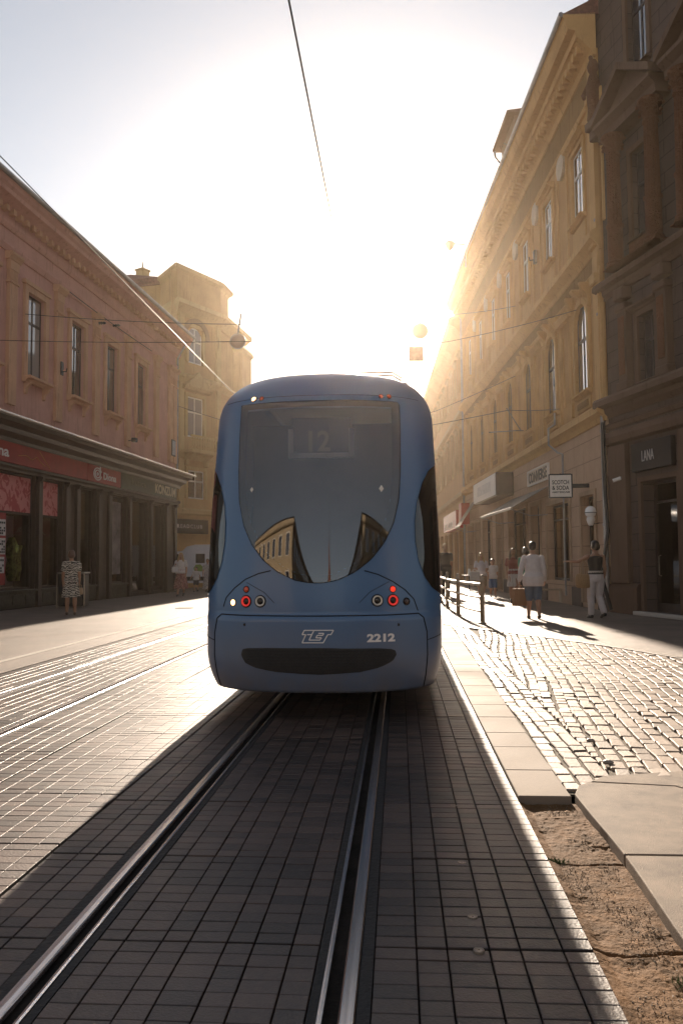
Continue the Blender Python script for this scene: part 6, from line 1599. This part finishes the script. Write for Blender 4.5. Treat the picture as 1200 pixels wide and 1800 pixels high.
# woman in the zebra dress, back to the camera
def height_for(x0, y_head, y_foot, Y): return (at_y(x0, y_head, Y)-at_y(x0, y_foot, Y)).z
p = at_z(125, 1081); Hh = height_for(125, 966, 1081, p.y)
w1, j1 = person('older woman seen from behind in a zebra print dress, looking into the left shop window', (p.x, p.y, 0), R(18), Hh, (((0, 0, 0), (.01, -.02, 0)), ((0, .01, 0), (-.01, .02, 0))), (((.02, .0, -.16), (.0, .06, -.12), .9), ((-.02, -.01, -.165), (0, .02, -.14), .5)), [('dress', zeb, .45, 1.12, .27, .125), ('shoes', mat('brown sandals', (.10, .06, .035), .6))], ('bob', H_grey), M_skin2, True)
def bag(name, lab, cat, c, w_, h_, d_, m, rz=0, soft=False, handle=.12):
    t = thing(name, lab, cat, tuple(c), rz)
    mb = MB()
    if soft:
        rings_xy(mb, [(0, 0, -h_, w_*.40, d_*.4), (0, 0, -h_*.9, w_*.48, d_*.5), (0, 0, -h_*.5, w_*.52, d_*.55), (0, 0, -h_*.1, w_*.46, d_*.42), (0, 0, 0, w_*.42, d_*.3)], 20); part('body', mb, m, t, smooth=True)
    else:
        mb.box(-w_/2, w_/2, -d_/2, d_/2, -h_, 0, .008); part('body', mb, m, t)
    for q in (-1, 1):
        pts = [(-w_*.2, q*d_*.25, -.02), (-w_*.17, q*d_*.2, handle*.7), (0, q*d_*.05, handle), (w_*.17, q*d_*.2, handle*.7), (w_*.2, q*d_*.25, -.02)]
        part('handle', MB().tube(pts, .008, 6), m, t)
    return t
h1 = j1['arm', 1][3]
bag('handbag', 'small tan handbag in the hand of the woman in the zebra dress', 'bag', h1+Vector((0, 0, -.10)), .26, .2, .12, mat('tan leather', (.30, .20, .11), .5, noise=.2), R(70), True, .10)
# long haired woman walking towards the camera
p = at_z(318, 1048); Hh = height_for(318, 971, 1048, p.y)
w2, j2 = person('blond woman in a white blouse and long patterned skirt walking by the left corner', (p.x, p.y, 0), PI+R(4), Hh, WALK, (((.03, .02, -.15), (-.02, .10, .06), 1.), ((-.03, .01, -.16), (0, .04, -.13), .6)), [('tee', cloth('white blouse', (.62, .56, .52)), .52, 1.15), ('skirt', pattern('rose patterned skirt', (.40, .20, .17), (.20, .07, .06), 14, 'n'), .17, .16), ('shoes', M_black)], ('long', H_blond), None, True)
bag('carrier_bag', 'white carrier bag held by the blond woman in the long skirt', 'bag', j2['arm', 1][3]+Vector((0, -.02, -.08)), .28, .26, .12, cloth('white bag cloth', (.65, .6, .55)), R(20), True, .07)
p = at_z(345, 1040); Hh = height_for(345, 996, 1040, p.y)
c1, jc1 = person('small child in a white tshirt and dark shorts holding hands before the van', (p.x, p.y, 0), PI, Hh, WALK, (((.06, .01, -.14), (.05, .02, -.10), .5), ((-.05, .01, -.14), (-.02, .05, -.10), .5)), [('tee', cloth('white tshirt', (.60, .55, .52)), .46, 1.1), ('shorts', cloth('dark shorts', (.04, .04, .05)), .85), ('shoes', M_black)], ('short', H_dark), None, False, 0, True)
p = at_z(365, 1040); Hh = height_for(365, 980, 1038, p.y)
w3, j3 = person('woman in a long pale patterned dress beside the child and the van', (p.x, p.y, 0), PI, Hh, WALK2, (((.03, .02, -.16), (.0, .04, -.13), .6), ((-.03, .0, -.16), (-.04, .03, -.12), .6)), [('dress', pattern('pale patterned dress', (.50, .45, .42), (.28, .25, .26), 18, 'n'), .5, 1.05, .08, .15), ('shoes', M_black)], ('bun', H_brown), None, True)
# man with the paper bag
p = at_z(938, 1088, .012); Hh = height_for(938, 949, 1086, p.y)
m1, jm1 = person('man walking away in a loose white shirt and blue shorts, sunlit from ahead', (p.x, p.y, .012), R(-4), Hh, (((0, .02, 0), (.012, -.05, .01)), ((0, .05, 0), (-.01, .06, 0))), (((.03, .0, -.165), (.01, .06, -.13), .7), ((-.045, -.01, -.16), (-.02, .02, -.14), 1.4)), [('shorts', cloth('washed blue shorts', (.10, .14, .20)), 1.02), ('shirt', cloth('white linen shirt', (.66, .58, .54)), .42, 1.18), ('shoes', mat('brown loafers', (.10, .05, .03), .5))], ('short', H_dark), M_skin, False)
bag('paper_bag', 'brown paper shopping bag in the left hand of the man in the white shirt', 'bag', jm1['arm', -1][3]+Vector((0, 0, -.10)), .34, .42, .14, mat('brown paper', (.30, .16, .08), .7, noise=.15), R(25), False, .10)
# woman in black top
p = at_z(1048, 1087, .012); Hh = height_for(1048, 950, 1088, p.y)
w4, j4 = person('woman walking away in a sleeveless black top and white trousers, one arm raised', (p.x, p.y, .012), R(10), Hh, (((0, .03, 0), (.02, -.07, .03)), ((0, .04, 0), (0, .05, 0))), (((.03, .0, -.16), (.0, .05, -.13), .7), ((-.10, .07, -.06), (-.09, .06, .005), .5)), [('trousers', cloth('white trousers', (.58, .50, .46))), ('tank', cloth('black top', (.02, .018, .017)), .56, 1.0), ('belt', mat('pale belt', (.5, .45, .38), .5)), ('shoes', M_black)], ('bob', H_dark), M_skin2, True, R(25))
bag('straw_bag', 'round straw bag hanging at the side of the woman in the black top', 'bag', Vector(j4['arm', -1][0])+Vector((-.12, -.02, -.42)), .40, .34, .2, mat('woven straw', (.34, .20, .09), .8, noise=.3, nscale=40, bump=.6, bscale=90), R(15), True, .34)
# woman in green, woman in red
p = at_z(925, 1066, .012); Hh = height_for(925, 961, 1066, p.y)
person('person in a green tshirt and dark trousers half hidden by the man in white', (p.x, p.y, .012), R(20), Hh, WALK, (DOWN, DOWNL), [('trousers', cloth('dark trousers', (.03, .028, .03))), ('tee', cloth('green tshirt', (.06, .20, .12)), .5, 1.05), ('shoes', M_black)], ('bob', H_dark), M_skin2, True)
p = at_z(903, 1060, .012); Hh = height_for(903, 961, 1058, p.y)
person('woman in a dark red top and white skirt by the shop entrance', (p.x, p.y, .012), PI-R(10), Hh, WALK2, (SWF, SWBL), [('tee', cloth('dark red top', (.22, .05, .04)), .52, 1.0), ('skirt', cloth('white skirt', (.55, .50, .46)), .30, .11), ('shoes', M_black)], ('long', H_brown), M_skin2, True)
# girl and boy coming
p = at_z(846, 1054, .012); Hh = height_for(846, 972, 1055, p.y)
g1, jg1 = person('girl with sunlit long hair in a white tshirt and tan shorts walking behind the railing', (p.x, p.y, .012), PI+R(5), Hh, WALK, (((.04, .02, -.14), (.0, .10, .0), 1.0), ((-.04, .0, -.15), (.03, .09, -.02), .8)), [('tee', cloth('pale tshirt', (.55, .50, .50)), .50, 1.1), ('shorts', cloth('tan shorts', (.28, .20, .13)), .8), ('shoes', M_frame_white)], ('long', H_blond), None, True)
bag('shopping_bag', 'pale shopping bag carried by the girl with long hair', 'bag', Vector(jg1['arm', 1][3])+Vector((-.06, -.06, -.08)), .34, .32, .12, cloth('pale bag', (.50, .47, .43)), R(10), False, .08)
p = at_z(866, 1050, .012); Hh = height_for(866, 983, 1051, p.y)
person('boy in a white tshirt with a dark print and blue shorts walking beside the girl', (p.x, p.y, .012), PI, Hh, WALK2, (SWF, SWBL), [('tee', cloth('boy white tshirt', (.55, .52, .50)), .48, 1.12), ('shorts', cloth('blue shorts', (.06, .12, .24)), .95), ('shoes', M_frame_white)], ('short', H_dark), None, False, 0, True)
p = at_z(783, 1048, .012); Hh = height_for(783, 955, 1048, p.y)
person('person in dark clothes with a headcap just right of the tram edge', (p.x, p.y, .012), PI+R(10), Hh, STAND, (DOWN, DOWNL), [('trousers', cloth('black trousers', (.02, .02, .02))), ('tee', cloth('black tshirt', (.025, .02, .022)), .5, 1.1), ('shoes', M_black)], ('short', H_blond), M_skin2, False)

# ------------------------------------------------------------------ haze
hz_ = MB().box(-100, 100, -115, 195, -1.2, 55)
hm = bpy.data.materials.new('street haze'); hm.use_nodes = True; nt = hm.node_tree
for nd in list(nt.nodes):
    if nd.type == 'BSDF_PRINCIPLED': nt.nodes.remove(nd)
pv = nt.nodes.new('ShaderNodeVolumePrincipled'); pv.inputs['Color'].default_value = (1, .83, .64, 1); pv.inputs['Density'].default_value = .00047; pv.inputs['Anisotropy'].default_value = .92
nt.links.new(pv.outputs[0], nt.nodes['Material Output'].inputs['Volume'])
o = part('haze', hz_, hm); o['kind'] = 'stuff'; tag(o, 'thin golden sunlit haze filling the street', 'haze')
